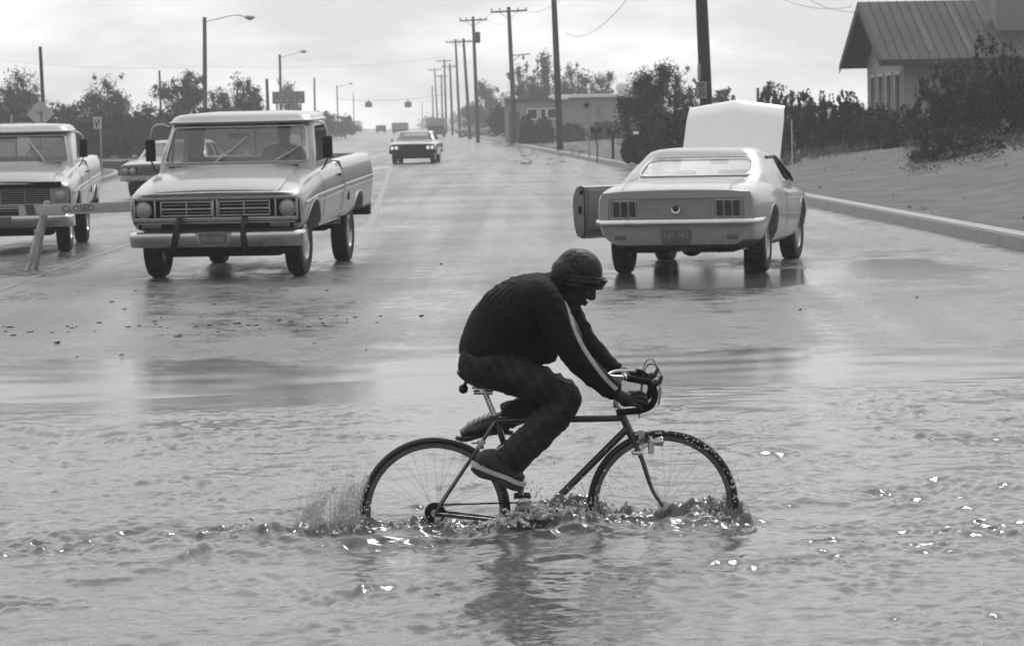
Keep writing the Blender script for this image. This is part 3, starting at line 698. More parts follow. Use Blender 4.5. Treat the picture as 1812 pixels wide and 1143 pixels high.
    me = cabin(lv, inn, [('y', ws, -.2, -1.3), ('y', rw, -1.6, -2.3), ('x', sw, -1.2, 1.2)])
    link('cab', me, [paint, 'inter'], T, ang=32)
    def pane(name, pts, th=.006):
        mb = MB(); P = [Vector(p) for p in pts]; nrm = (P[1]-P[0]).cross(P[2]-P[0]).normalized()*th
        mb.loft([P, [p+nrm for p in P]]); return mb.build(name, 'glass', T)
    pane('windshield', [(-.84, -.585, 1.20+dz), (.84, -.585, 1.20+dz), (.77, -.925, 1.62+dz), (-.77, -.925, 1.62+dz)])
    pane('rear_window', [(-.66, -1.955, 1.26), (.66, -1.955, 1.26), (.62, -1.93, 1.59), (-.62, -1.93, 1.59)])
    mb = MB()                                     # chrome surround of the windshield
    W = [Vector((x, -.57-(z-1.2-dz)*.83+.012, z)) for x, z in ws]; mb.tube(W+[W[0]], .012, 5, cap=False); mb.build('windshield_trim', 'dull', T)
    for s in (-1, 1):                             # vent window post
        mb = MB(); mb.tube([(s*.855, -1.10, 1.22), (s*.82, -1.13, 1.60)], .012, 6); mb.build('vent_post', 'black', T)
        if style == 'B' or s < 2: pane('side_window', [(s*.868, -.82, 1.21), (s*.868, -1.86, 1.21), (s*.83, -1.82, 1.61), (s*.83, -1.07, 1.61)], .004)
    for x in (.02, -.34):
        mb = MB(); mb.box((x, -1.925, 1.42), (.025, .02, .31)); mb.build('rear_window_bar', 'black', T)
    # interior
    mb = MB(); mb.bbox((0, -1.66, 1.10), (1.5, .22, .36), .05); mb.build('seat', 'inter', T)
    mb = MB(); mb.bbox((0, -.74, 1.19), (1.62, .30, .08), .03); mb.box((0, -1.3, 1.212), (1.66, 1.2, .006)); mb.build('dashboard', 'inter', T)
    mb = MB(); pts = [(-.40+.185*math.cos(t), -1.03+.185*math.sin(t)*.45, 1.27+.185*math.sin(t)*.85) for t in np.linspace(0, 6.283, 25)]
    mb.tube(pts, .011, 6, cap=False); mb.tube([(-.40, -1.03, 1.27), (-.40, -.85, 1.18)], .018, 6); mb.tube([(-.58, -1.03, 1.27), (-.22, -1.03, 1.27)], .01, 6); mb.build('steering_wheel', 'black', T)
    mb = MB(); mb.bbox((0.03, -.97, 1.545), (.25, .03, .06), .02); mb.tube([(.03, -.96, 1.56), (.03, -.95, 1.66)], .008, 5); mb.build('rear_view_mirror', 'black', T)
    # grille
    mb = MB(); mb.box((0, .545, .76), (1.86, .02, .26)); mb.build('grille_backing', 'under', T)
    g = MB(); yf = .665
    def bar(x0, x1, z0, z1, d=.035, y=yf): g.bbox(((x0+x1)/2, y, (z0+z1)/2), (abs(x1-x0), d, abs(z1-z0)), .006)
    bar(-.925, .925, .905, .925); bar(-.925, .925, .675, .70); bar(-.925, -.90, .70, .905); bar(.90, .925, .70, .905)
    if style == 'A':
        for s in (-1, 1):
            xs_ = sorted((s*.035, s*.615)); bar(xs_[0], xs_[1], .865, .88, .02); bar(xs_[0], xs_[1], .715, .73, .02)
            bar(s*.035, s*.05, .73, .865, .02); bar(s*.60, s*.615, .73, .865, .02); bar(xs_[0], xs_[1], .785, .805, .02); bar(s*.315, s*.33, .73, .865, .02)
            for zz in (.755, .835): g.box((s*.325, .60, zz), (.56, .02, .008))
            bar(s*.665, s*.685, .70, .895, .03)
        bar(-.035, -.012, .70, .895, .04); bar(.012, .035, .70, .895, .04)
    else:
        for k, zz in enumerate((.60, .63, .66, .69, .725, .755, .785, .815, .845, .872)): bar(-.66, .66, zz-.0045 - (.004 if k == 3 else 0), zz+.0045, .02)
        for x in (-.33, 0, .33): g.box((x, .65, .80), (.012, .012, .19))
        for s in (-1, 1): g.bbox((s*.79, .645, .80), (.25, .03, .20), .03)
    g.build('grille', 'dull' if style == 'A' else 'paint', T)
    g = MB(); 
    g.bbox((0, .66, .64), (1.78, .02, .012), .004); g.bbox((0, .66, .665), (1.84, .03, .012), .004); g.build('lower_grille', 'dull', T)
    mb = MB(); mb.box((0, .652, .615), (1.74, .02, .085)); mb.build('lower_valance', 'under', T)
    for s in (-1, 1):
        mb = MB(); mb.bbox((s*.72, .668, .61), (.22, .02, .045), .008); mb.build('turn_signal', 'plate', T)
        headlight(T, s*.808, .655, .795, .086)
    # bumper
    mb = MB(); rings = []
    for x, y in ((-.985, .55), (-.98, .66), (-.94, .76), (-.84, .80), (-.3, .825), (0, .83), (.3, .825), (.84, .80), (.94, .76), (.98, .66), (.985, .55)):
        t = abs(x) > .93; rings.append([(x, y-.12, .375), (x, y-.07, .378), (x, y-.032, .43), (x, y, .505), (x, y-.012, .535), (x, y-.06, .55)])
    mb.loft(rings); mb.build('front_bumper', 'bump', T, ang=50)
    if style == 'A':
        mb = MB(); mb.prism([(-.20, .535), (.20, .535), (.155, .40), (-.155, .40)], .81, .838, 'y'); mb.build('plate_recess', 'dull', T)
        for x in (-.34, .42):
            mb = MB(); mb.loft([[(x-.026+o, y-.05, z), (x+.026+o, y-.05, z), (x+.026+o, y+.03, z), (x-.026+o, y+.03, z)] for o, y, z in ((-.03 if x > 0 else .0, .72, .71), (-.015 if x > 0 else 0, .84, .60), (.01 if x > 0 else 0, .855, .45), (.035 if x > 0 else 0, .80, .34))]); mb.build('bumper_guard', 'black', T, ang=60)
    p = MB(); p.bbox((0, .848 if style == 'A' else .838, .47), (.31, .008, .125), .004); po = p.build('license_plate', 'plate', T)
    if plate:
        t = MB(); t.text(plate, .078, Matrix.Translation((0, .853 if style == 'A' else .843, .468)) @ Matrix.Rotation(R(180), 4, 'Z') @ Matrix.Rotation(R(90), 4, 'X')); t.build('plate_number', 'platel', po, smooth=False)
    mb = MB(); mb.box((0, -2.0, .46), (1.1, 4.4, .12)); mb.box((0, .25, .45), (1.0, .5, .22)); mb.cyl((-.75, 0, .33), (.75, 0, .33), .05, 10); mb.cyl((-.75, -WB, .36), (.75, -WB, .36), .05, 10); mb.ell((0, -WB, .36), (.15, .15, .14))
    mb.cyl((-.4, -.3, .28), (-.4, -3.9, .33), .04, 8); mb.bbox((0, .1, .34), (.8, .1, .1)); mb.bbox((0, .1, .34), (1.34, .45, .20), .05); mb.bbox((-.25, -.6, .36), (.5, .9, .2), .08); mb.bbox((0, -3.25, .36), (1.2, .2, .14), .05); mb.build('chassis', 'under', T)
    mb = MB(); mb.bbox((0, -4.42, .50), (1.9, .16, .17), .02); mb.build('rear_bumper', 'black', T)
    drop = WB*math.sin(-pitch)
    for x, y, s_, st_ in ((-.80, 0, -1, steer), (.80, 0, 1, steer), (-.775, -WB, -1, 0), (.775, -WB, 1, 0)):
        wh = wheel(T, x, y, tr, s_, .195, .2, st_)
        if y: wh.location.z -= drop
    for s in (-1, 1):                             # western mirrors on tube arms
        mb = MB(); mb.tube(bez([(s*.82, -.86, 1.63+dz), (s*.92, -.80, 1.66+dz), (s*1.0, -.79, 1.62+dz), (s*1.03, -.79, 1.53)], 6), .012, 6)
        ar = mb.build('mirror_arm', 'dull', T)
        mb = MB(); mb.bbox((s*1.03, -.78, 1.40), (.115, .05, .255), .015); mb.tube([(s*1.03, -.79, 1.28), (s*.99, -.79, 1.18), (s*.95, -.78, 1.14)], .010, 6); mb.build('side_mirror', 'black', T)
    wp = (((.26, 1.24), (-.10, 1.54)), ((-.42, 1.24), (-.78, 1.47))) if style == 'A' else (((-.50, 1.24), (-.28, 1.52)), ((.3, 1.24), (.5, 1.5)))
    for (xa, za), (xb_, zb_) in wp:                # wipers
        yy = lambda z: -.53-(z-1.2)*.80
        a = Vector((xa, yy(za), za)); e_ = Vector((xb_, yy(zb_), zb_)); mb = MB(); mb.tube([a, a*.5+e_*.5+Vector((0, .012, 0))], .0075, 5)
        mb.tube([a*.55+e_*.45+Vector((.0, .004, -.015)), e_], .0055, 5); mb.build('wiper', 'dull', T)
    if style == 'B': mb = MB(); mb.bbox((0, .672, .948), (1.66, .07, .085), .02); mb.build('hood_nose_shade', 'under', T)  # dark band added to stand in for shade under the hood lip
    mb = MB(); mb.bbox((.0, -.47, 1.215), (1.5, .10, .012), .004); mb.build('cowl_vent', 'black', T)
    return T

def mustang(loc, rz):
    T = empty('coupe_car', loc, 'pale coupe stopped in the road with its hood raised and left door open', 'car', None, rz)
    tr = .325; WB = 2.74
    def st(y, zb, xb, xlw, zl, xm, zm, xs, zs, xt, zt_, xd, zd, zc):
        return (y, [(0, zb), (xb, zb), (xlw, zl), (xm, zm-.05), (xm, zm+.03), (xs, zs), (xt, zt_), (xd, zd), (0, zc)])
    sts = [st(-1.03, .345, .64, .77, .44, .815, .66, .815, .82, .79, .895, .55, .912, .925),
           st(-1.01, .335, .66, .80, .44, .835, .66, .83, .83, .80, .912, .55, .93, .94),
           st(-.85, .30, .70, .84, .45, .87, .67, .865, .84, .81, .935, .56, .965, .975),
           st(-.4, .24, .76, .875, .44, .905, .68, .895, .86, .83, .965, .60, 1.0, 1.01),
           st(.1, .22, .78, .885, .43, .92, .68, .90, .87, .83, .98, .64, 1.015, 1.03),
           st(.7, .20, .80, .89, .42, .915, .66, .89, .85, .82, .945, .66, .975, .99),
           st(1.4, .20, .80, .89, .42, .905, .65, .875, .82, .82, .90, .66, .93, .94),
           st(2.3, .20, .80, .89, .42, .90, .64, .875, .80, .81, .875, .66, .91, .94),
           st(3.0, .24, .78, .87, .43, .885, .64, .87, .78, .80, .845, .6, .865, .88),
           st(3.55, .30, .72, .83, .45, .85, .62, .84, .74, .78, .80, .5, .82, .83),
           st(3.62, .32, .68, .79, .46, .81, .62, .80, .72, .75, .77, .48, .79, .80)]
    me = body_loft(sts, 2)
    cs = []
    for x0, x1 in ((-1.3, -.58), (1.3, .58)):
        for y in (0, WB): c = MB(); c.cyl((x0, y, tr+.015), (x1, y, tr+.015), .385, 40); cs.append(c.mesh())
    c = MB(); c.prism(rpoly([(-.735, .605), (.735, .605), (.715, .835), (-.715, .835)], .02), -1.2, -1.005, 'y'); cs.append(c.mesh())
    c = MB(); c.box((0, 3.0, .95), (1.1, 1.05, .5)); cs.append(c.mesh())     # engine bay
    me = boolean(me, cs); bv = bvh(me); wells(me, [(0, tr+.015), (WB, tr+.015)], .385); link('body', me, ['paintm', 'under'], T, ang=32)
    # tail panel
    mb = MB(); mb.prism(rpoly([(-.735, .605), (.735, .605), (.715, .835), (-.715, .835)], .02), -1.012, -1.0, 'y'); mb.build('tail_panel', 'paint2', T)  # greyer than the body: shade of the rear face put into the colour
    for s in (-1, 1):
        mb = MB(); c0, c1 = sorted((s*.395, s*.712)); pr = rpoly([(c0, .625), (c1, .625), (c1-.004, .822), (c0+.004, .822)], .015)
        P = [Vector((x, -1.02, z)) for x, z in pr]; mb.tube(P+[P[0]], .008, 5, cap=False); lf = mb.build('tail_light', 'dull', T)
        mb = MB(); mb.box(((c0+c1)/2, -1.014, .7235), (.30, .006, .185)); mb.build('tail_light_backing', 'paint2', lf)
        for k in range(3):
            x = c0+.028+.043+k*.0875+.0
            mb = MB(); mb.prism(rrect(x-.035, x+.035, .64, .808, .012), -1.03, -1.0, 'y'); mb.build('tail_lens', 'tail', lf)
            mb = MB(); P = [Vector((a, -1.031, b)) for a, b in rrect(x-.038, x+.038, .637, .811, .014)]; mb.tube(P+[P[0]], .004, 4, cap=False); mb.build('lens_rim', 'dull', lf)
    mb = MB(); mb.lathe([(0, -.012), (.03, -.012), (.035, -.03), (.05, -.035), (.056, -.02), (.056, 0), (0, 0)], (0, -1.012, .725), 'y', 28); fc = mb.build('fuel_cap', 'chrome', T)
    mb = MB(); mb.cyl((0, -1.02, .725), (0, -1.03, .725), .030, 20); mb.build('cap_centre', 'tail', fc)
    mb = MB(); mb.text('MUSTANG', .034, Matrix.Translation((-.27, -1.018, .725)) @ Matrix.Rotation(R(90), 4, 'X')); mb.build('nameplate', 'dull', T, smooth=False)
    # bumper wraps to the sides
    mb = MB(); rings = []
    for x, y in ((-.905, -.66), (-.90, -.82), (-.86, -1.0), (-.77, -1.085), (-.4, -1.115), (0, -1.12), (.4, -1.115), (.77, -1.085), (.86, -1.0), (.90, -.82), (.905, -.66)):
        k = .6 if abs(x) > .89 else 1
        rings.append([(x, y+.05, .545), (x, y+.012, .543), (x, y, .555), (x, y+.0, .575), (x, y+.018, .60*(1 if k == 1 else .995)), (x, y+.06, .605)])
    for r_ in rings:
        for q_ in range(len(r_)): r_[q_] = (r_[q_][0], r_[q_][1], r_[q_][2]+.012)
    mb.loft(rings); mb.build('rear_bumper', 'chrome', T, ang=45)
    mb = MB(); mb.box((0, -1.0, .52), (1.45, .05, .04)); mb.build('bumper_gap', 'under', T)
    p = MB(); p.bbox((0, -1.052, .43), (.305, .008, .145), .004); po = p.build('license_plate', 'plate', T)
    t = MB(); t.text('TJK 742', .085, Matrix.Translation((0, -1.057, .445)) @ Matrix.Rotation(R(90), 4, 'X')); t.build('plate_number', 'platel', po, smooth=False)
    for s in (-1, 1):
        mb = MB(); mb.bbox((s*.60, -1.01, .425), (.14, .05, .06), .02); mb.build('reversing_light', 'plate', T)
        sline(bv, s, arcyz(0, tr+.015, .395, 10, 170), .009, 0, 2).build('arch_lip', 'paint', T); sline(bv, s, arcyz(WB, tr+.015, .395, 10, 170), .009, 0, 2).build('arch_lip', 'paint', T)
        sline(bv, s, [(1.2, .76), (2.0, .75), (3.4, .72)], .006, 0).build('side_crease', 'paint', T)
    # greenhouse
    lv = [(.84, -.12, 2.45, .84, .3), (.815, .05, 2.38, .98, .28), (.765, .42, 2.12, 1.10, .24), (.685, .80, 1.80, 1.225, .20), (.665, .86, 1.75, 1.26, .19), (.62, .91, 1.70, 1.30, .18, .01), (.54, 1.0, 1.60, 1.328, .16, .014), (.40, 1.15, 1.45, 1.342, .12, .008)]
    inn = [(.78, .25, 2.3, .90, .12), (.73, .50, 2.1, 1.02, .12), (.63, .86, 1.74, 1.22, .12), (.58, .95, 1.66, 1.25, .1)]
    bl = rpoly([(-.635, 1.04), (.635, 1.04), (.565, 1.235), (-.565, 1.235)], .09, 6)
    fw = rpoly([(-.70, .985), (.70, .985), (.58, 1.225), (-.58, 1.225)], .05)
    sw = rpoly([(1.42, .955), (1.02, 1.215), (1.74, 1.215), (2.22, .945)], .02)
    me = cabin(lv, inn, [('y', bl, -.6, 1.1), ('y', fw, 1.5, 2.8), ('x', sw, -1.2, 1.2)])
    link('roof', me, ['paintm', 'inter'], T, ang=30)
    mb = MB()
    def slope(z): return .25+(z-1.035)*(.82-.25)/(1.235-1.035)
    P = [Vector((x, slope(z)-.03, z+.008)) for x, z in bl]; mb.tube(P+[P[0]], .010, 5, cap=False); mb.build('backlight_trim', 'chrome', T)
    def pane(name, pts, th=.005):
        mb = MB(); P = [Vector(p) for p in pts]; nrm = (P[1]-P[0]).cross(P[2]-P[0]).normalized()*th
        mb.loft([P, [p+nrm for p in P]]); return mb.build(name, 'glass', T)
    pane('rear_window', [(-.63, .27, 1.035), (.63, .27, 1.035), (.56, .84, 1.238), (-.56, .84, 1.238)])
    pane('windshield', [(-.70, 2.18, .975), (.70, 2.18, .975), (.58, 1.76, 1.23), (-.58, 1.76, 1.23)])
    pane('side_window', [(.80, 1.42, .95), (.80, 2.2, .94), (.68, 1.72, 1.22), (.68, 1.03, 1.22)])
    mb = MB(); mb.tube([(.825, 2.26, .94), (.81, 2.10, 1.02), (.69, 1.76, 1.225), (.69, 1.0, 1.225)], .018, 6); mb.build('window_frame', 'black', T)
    mb = MB(); mb.box((0, 1.3, .952), (1.36, 1.7, .01)); mb.bbox((0, 1.95, .96), (1.3, .3, .07), .03); mb.build('dashboard', 'inter', T)
    for x in (-.36, .36): mb = MB(); mb.bbox((x, 1.18, .99), (.5, .13, .20), .06); mb.build('front_seat', 'inter', T)
    mb = MB(); mb.bbox((0, .62, .98), (1.15, .14, .10), .04); mb.build('rear_seat', 'inter', T)
    mb = MB(); mb.bbox((.05, 1.78, 1.175), (.22, .02, .055), .02); mb.build('rear_view_mirror', 'black', T)
    # door handle + seams right side
    sline(bv, 1, [(1.18, .86), (1.16, .66), (1.18, .30)], .003).build('door_seam', 'black', T); sline(bv, 1, [(2.38, .84), (2.40, .30)], .003).build('door_seam', 'black', T)
    mb = MB(); mb.bbox((.905, 1.33, .815), (.03, .12, .022), .008); mb.build('door_handle', 'chrome', T)
    # trunk seam
    for s in (-1, 1): mb = MB(); mb.tube([(s*.60, .12, 1.031), (s*.60, -.4, 1.008), (s*.575, -.86, .973), (s*.575, -1.02, .93)], .003, 4); mb.build('trunk_seam', 'black', T)
    # raised hood, hinged at the cowl
    hd = empty('hood', (.065, 2.36, .95)); hd.parent = T; hd.rotation_euler = (R(47), 0, 0)
    mb = MB(); top = []; bot = []
    for k in range(13):
        u = -1+2*k/12
        x = u*.58; yf = 1.30-.10*abs(u)**1.0; zc = .03*(1-u*u)+.018*max(0, 1-abs(u)/.35)
        top.append([(x*(.98 if t > .9 else 1), yf*t, zc*(1 if t < .95 else .5)-(0 if t < .93 else .04*(t-.93)/.07)) for t in (0, .2, .4, .6, .8, .93, 1)])
    rings = [r+[(a, b, c-.022) for a, b, c in r[::-1]] for r in top]; mb.loft(rings)
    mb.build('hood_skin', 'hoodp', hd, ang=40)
    mb = MB(); mb.box((0, .6, -.035), (.96, 1.0, .02)); mb.build('hood_lining', 'under', hd)
    for s in (-1, 1): mb = MB(); mb.cyl((s*.6, 2.45, .80), (s*.56+.06, 2.6, 1.2), .012, 6); mb.build('hood_hinge', 'black', T)
    # open left door: hinge at the front, swung out
    dr = empty('door', (-.885, 2.36, .055)); dr.parent = T; dr.rotation_euler = (0, 0, R(-33))
    prof = [(-.02, .27), (.07, .30), (.11, .42), (.13, .62), (.12, .76), (.06, .86), (.0, .875), (-.055, .86), (-.07, .6), (-.07, .30)]
    mb = MB(); mb.loft([[(-x*1.0, y, z) for x, z in prof] for y in (0, -.04, -.6, -1.10, -1.13)]); mb.build('door_shell', 'paint2', dr, ang=40)
    mb = MB(); mb.bbox((.078, -.58, .60), (.02, 1.0, .46), .01); mb.bbox((.10, -.5, .64), (.05, .4, .05), .015); mb.build('door_trim', 'signg', dr)
    mb = MB(); mb.bbox((-.01, -1.135, .60), (.05, .012, .09), .008); mb.bbox((.01, -1.133, .80), (.05, .006, .05), .006); mb.build('door_latch', 'black', dr)
    P = [(-.0, -1.136, .30), (.055, -1.136, .32), (.066, -1.136, .6), (.052, -1.136, .84), (0, -1.136, .862)]
    mb = MB(); mb.tube(bez(P, 5), .008, 5); mb.build('door_seal', 'rubber', dr)
    # underside, wheels
    mb = MB(); mb.box((0, 1.3, .335), (1.2, 4.2, .08)); mb.cyl((-.7, 0, tr), (.7, 0, tr), .05, 10); mb.ell((0, 0, tr-.02), (.14, .16, .13)); mb.bbox((.38, -.62, .30), (.45, .35, .10), .05); mb.bbox((-.35, -.6, .30), (.5, .4, .10), .05); mb.cyl((.45, -.3, .27), (.45, -1.0, .28), .025, 10); mb.bbox((.36, 2.1, .17), (.16, .2, .34), .03); mb.box((-.72, .45, .26), (.05, .3, .12)); mb.build('chassis', 'under', T)
    for x, y, s_ in ((-.745, 0, -1), (.745, 0, 1), (-.745, WB, -1), (.745, WB, 1)): wheel(T, x, y, tr, s_, .19, .185, R(-4) if y else 0, 'spoke')
    mb = MB(); mb.bbox((0, 3.62, .42), (1.6, .1, .1), .03); mb.build('front_bumper', 'chrome', T)
    mb = MB(); mb.bbox((.955, 3.0, .42), (.07, .05, .09), .01); mb.build('road_lamp', 'black', T) if False else None
    return T

def sedan(loc, rz, label, group, paint='paint2', lit=False, trim='dull', H=1.38, W=.97, name='sedan', cat='car'):
    T = empty(name, loc, label, cat, group, rz); tr = .335; WB = 3.0     # forward +y, origin under front axle
    def st(y, zb, xb, xlw, zl, xm, zm, xs, zs, xd, zd, zc):
        return (y, [(0, zb), (xb, zb), (xlw, zl), (xm, zm), (xs, zs), (xd, zd), (0, zc)])
    sts = [st(.88, .42, .85, .92, .5, .94, .64, .92, .76, .86, .80, .81), st(.86, .40, .87, .94, .5, .96, .64, .94, .78, .88, .83, .84), st(.3, .26, .88, .95, .45, .97, .66, .955, .84, .86, .90, .92),
           st(-.6, .24, .88, .95, .45, .98, .68, .965, .88, .84, .93, .95), st(-3.0, .24, .88, .95, .45, .98, .68, .965, .88, .84, .93, .95), st(-4.2, .34, .86, .93, .48, .95, .68, .93, .84, .84, .89, .91), st(-4.25, .38, .84, .92, .5, .94, .68, .92, .82, .82, .87, .89)]
    me = body_loft(sts, 2); cs = []
    for x0, x1 in ((-1.3, -.62), (1.3, .62)):
        for y in (0, -WB): c = MB(); c.cyl((x0, y, tr), (x1, y, tr), .39, 24); cs.append(c.mesh())
    c = MB(); c.box((0, .9, .655), (1.78, .14, .21)); cs.append(c.mesh())
    me = boolean(me, cs); wells(me, [(0, tr), (-WB, tr)], .39); link('body', me, [paint, 'under'], T, ang=32)
    k = H/1.38
    lv = [(.86, -3.35, -.55, .90, .15), (.80, -3.0, -.95, 1.08*k, .15), (.70, -2.75, -1.3, H-.07, .15), (.62, -2.6, -1.5, H-.02, .15, .01), (.4, -2.4, -1.7, H-.008, .12, .01)]
    inn = [(.80, -3.0, -.8, .88, .1), (.66, -2.7, -1.35, H-.08, .1), (.6, -2.6, -1.5, H-.05, .1)]
    z0 = .96; z1 = H-.09
    me = cabin(lv, inn, [('y', rpoly([(-.74, z0), (.74, z0), (.64, z1), (-.64, z1)], .05), 0, -1.7), ('y', rpoly([(-.7, z0), (.7, z0), (.6, z1), (-.6, z1)], .05), -2.3, -4),
                         ('x', rpoly([(-1.0, z0), (-1.42, z1), (-1.98, z1), (-1.98, z0)], .03), -1.2, 1.2), ('x', rpoly([(-2.06, z0), (-2.06, z1), (-2.6, z1), (-2.9, z0)], .03), -1.2, 1.2)])
    link('roof', me, [paint, 'inter'], T, ang=30)
    mb = MB()
    def q(n, P):
        mb = MB(); P = [Vector(p) for p in P]; d = (P[1]-P[0]).cross(P[2]-P[0]).normalized()*.005; mb.loft([P, [p+d for p in P]]); mb.build(n, 'glass', T)
    q('windshield', [(-.75, -.78, .95), (.75, -.78, .95), (.65, -1.30, z1+.01), (-.65, -1.30, z1+.01)]); q('rear_window', [(-.7, -3.15, .95), (.7, -3.15, .95), (.6, -2.76, z1+.01), (-.6, -2.76, z1+.01)])
    mb = MB(); mb.box((0, -2.0, .945), (1.5, 2.2, .01)); mb.bbox((0, -1.9, 1.0), (1.3, .15, .28), .05); mb.build('seat', 'inter', T)
    mb = MB(); mb.box((0, .838, .655), (1.78, .01, .20)); mb.build('grille_backing', 'under', T)
    mb = MB()
    for zz in (.575, .60, .63, .66, .69, .72, .745): mb.box((0, .875, zz), (1.05 if .58 < zz < .74 else 1.80, .02, .008))
    mb.build('grille', trim, T)
    for s in (-1, 1):
        for x in (.65, .83):
            hl = headlight(T, s*x, .862, .66, .075)
            if lit: hl.data.materials[0] = M['lit']
    mb = MB(); rings = []
    for x, y in ((-.97, .6), (-.96, .84), (-.86, .95), (0, .99), (.86, .95), (.96, .84), (.97, .6)): rings.append([(x, y-.04, .42), (x, y, .44), (x, y, .52), (x, y-.04, .545)])
    mb.loft(rings); mb.build('front_bumper', trim, T)
    mb = MB(); mb.box((0, -1.8, .27), (1.3, 4.6, .12)); mb.build('chassis', 'under', T)
    mb = MB(); mb.bbox((0, -4.3, .5), (1.9, .1, .12), .03); mb.build('rear_bumper', 'dull', T)
    for x, y, s_ in ((-.79, 0, -1), (.79, 0, 1), (-.79, -WB, -1), (.79, -WB, 1)): wheel(T, x, y, tr, s_, .2, .19)
    mb = MB(); mb.bbox((.98, -.95, .98), (.12, .06, .09), .02); mb.build('side_mirror', 'dull', T)
    return T

M['lit'] = mat('lit_headlamp', .8, .2); M['lit'].node_tree.nodes['Principled BSDF'].inputs['Emission Color'].default_value = (1, 1, 1, 1); M['lit'].node_tree.nodes['Principled BSDF'].inputs['Emission Strength'].default_value = .25
# centre pickup
A = at(397, 480, 33.6)
TA = truck((-3.17, 33.6, zr(33.6)), R(180)+R(-6), 'pale pickup truck driving at the camera with black bumper guards and a driver inside', None, 'A', R(-1.6), R(-2), plate='JN-5982')
# left pickup: partly out of frame
TB = truck((-6.96, 41.3, zr(41.3)), R(180)+R(3.6), 'pale pickup truck behind the barricade, cut off by the left edge, bars across its grille', None, 'B', R(-1.2), R(0), paint='paint')
TM = mustang((1.975, 32.5, zr(32.5)-.0), R(-12.5))
TM.location.z += .0
SL = sedan((at(292, 300, 72).x, 72.3, zr(72)), R(180)-R(5), 'pale sedan half hidden behind the centre pickup truck', None, 'paint2')
SF = sedan((at(733, 300, 124).x, 124, zr(124)), R(180)-R(2.5), 'dark sedan with four bright headlamps driving in the middle of the road', None, 'paintd', True, 'under', H=1.36)

# ------------------------------------------------------------------ bicycle
def B(px, py, dy=0): return at(px, py, RY+dy)
BO = Vector((P_RH.x, RY, zr(RY)))
bike = empty('bicycle', BO, 'dark drop-handlebar racing bicycle ridden through the flood water', 'bicycle')
WR = .343
def bwheel(c, nm):
    e = empty('wheel', c-BO); e.parent = bike
    mb = MB(); mb.lathe([(WR-.016+.0165*math.cos(t), .0165*math.sin(t)) for t in np.linspace(0, 2*math.pi, 12, endpoint=False)], (0, 0, 0), 'y', 96); mb.build('tyre', 'wetrubber', e)
    mb = MB(); mb.lathe([(WR-.028, -.011), (WR-.045, -.011), (WR-.050, -.006), (WR-.050, .006), (WR-.045, .011), (WR-.028, .011)], (0, 0, 0), 'y', 96); mb.build('rim', M['rimm'], e)
    mb = MB()
    for k in range(36):
        a = 2*math.pi*k/36; s = 1 if k % 2 else -1; b = a+(1 if (k//2) % 2 else -1)*R(48)
        mb.cyl((.021*math.cos(b), s*.026, .021*math.sin(b)), ((WR-.048)*math.cos(a), 0, (WR-.048)*math.sin(a)), .0006, 4)
    mb.build('spokes', M['spoke'], e)
    mb = MB(); mb.lathe([(.0, -.034), (.022, -.034), (.022, -.026), (.010, -.022), (.010, .022), (.022, .026), (.022, .034), (0, .034)], (0, 0, 0), 'y', 20); mb.cyl((0, -.06, 0), (0, .06, 0), .006, 8)
    mb.build('hub', 'alloy', e); return e
M['rimm'] = mat('wet_rim', .10, .3, metal=.6, var=.3, vscale=30)
M['spoke'] = mat('spoke_steel', .4, .35, metal=.8)
bwheel(P_RH, 'r'); bwheel(P_FH, 'f')
def bt(name, m, *segs, parent=None, seg=12):
    mb = MB()
    for pts, r in segs: mb.tube(pts, r, seg)
    return mb.build(name, m, parent or bike, org=BO)
BB = B(941, 926); SC = B(878, 744); HT = B(1101, 734); HB = B(1121, 779); ST = B(858, 694)
def off(p, dy): return p+Vector((0, dy, 0))
bt('frame', 'frame', ([BB, SC, SC+(SC-BB)*.05], .0148), ([SC, HT+(HB-HT)*.12], .0160), ([BB, HB+(HT-HB)*.5], .0175), ([HT+(HT-HB)*.1, HB+(HB-HT)*.08], .0185),
   ([off(BB, -.032), off(P_RH, -.062)], .0085), ([off(BB, .032), off(P_RH, .062)], .0085), ([off(SC, -.016), off(P_RH, -.062)], .0075), ([off(SC, .016), off(P_RH, .062)], .0075), ([off(BB, -.036), off(BB, .036)], .020),
   ([off(P_RH+Vector((.04, 0, .06)), -.055), off(P_RH+Vector((.04, 0, .06)), -.05)], .004))
CR = HB+(HB-HT).normalized()*.02
for s in (-1, 1):
    pts = bez([off(CR, s*.030), off(B(1137, 815), s*.040), off(B(1148, 850), s*.046), off(B(1158, 873), s*.050), off(P_FH, s*.055)], 6)
    mb = MB(); mb.tube(pts, [.0125-.006*i/(len(pts)-1) for i in range(len(pts))], 10); mb.tube([off(CR, 0), off(CR, s*.03)], .015, 10); mb.build('fork_blade', 'frame', bike, org=BO)
bt('headset', 'alloy', ([HT+(HT-HB)*.08, HT+(HT-HB)*.28], .020)); bt('headset', 'alloy', ([HB+(HB-HT)*.06, HB+(HB-HT)*.22], .021))
bt('seat_post', 'alloy', ([SC, ST, B(855, 686)], .0128))
bt('seat_clamp', 'alloy', ([B(838, 694), B(872, 694)], .011), ([B(835, 686, -.03), B(874, 690, -.03)], .0045), ([B(835, 686, .03), B(874, 690, .03)], .0045), ([B(852, 692, -.035), B(852, 692, .035)], .009))
mb = MB(); P = [B(811, 654), B(822, 662), B(845, 674), B(872, 682), B(895, 680), B(915, 676)]; P = bez(P, 4); n = len(P)
mb.tube(P, [.014+.016*math.sin(math.pi*min(1, i/(n*.8))) if i < n*.8 else .014 for i in range(n)], 14, ry=[.03+.055*(1-ss(.15, .75, i/n)) if i > 0 else .05 for i in range(n)])
link('saddle', organic(mb, .004, 5, org=BO), 'inter', bike)
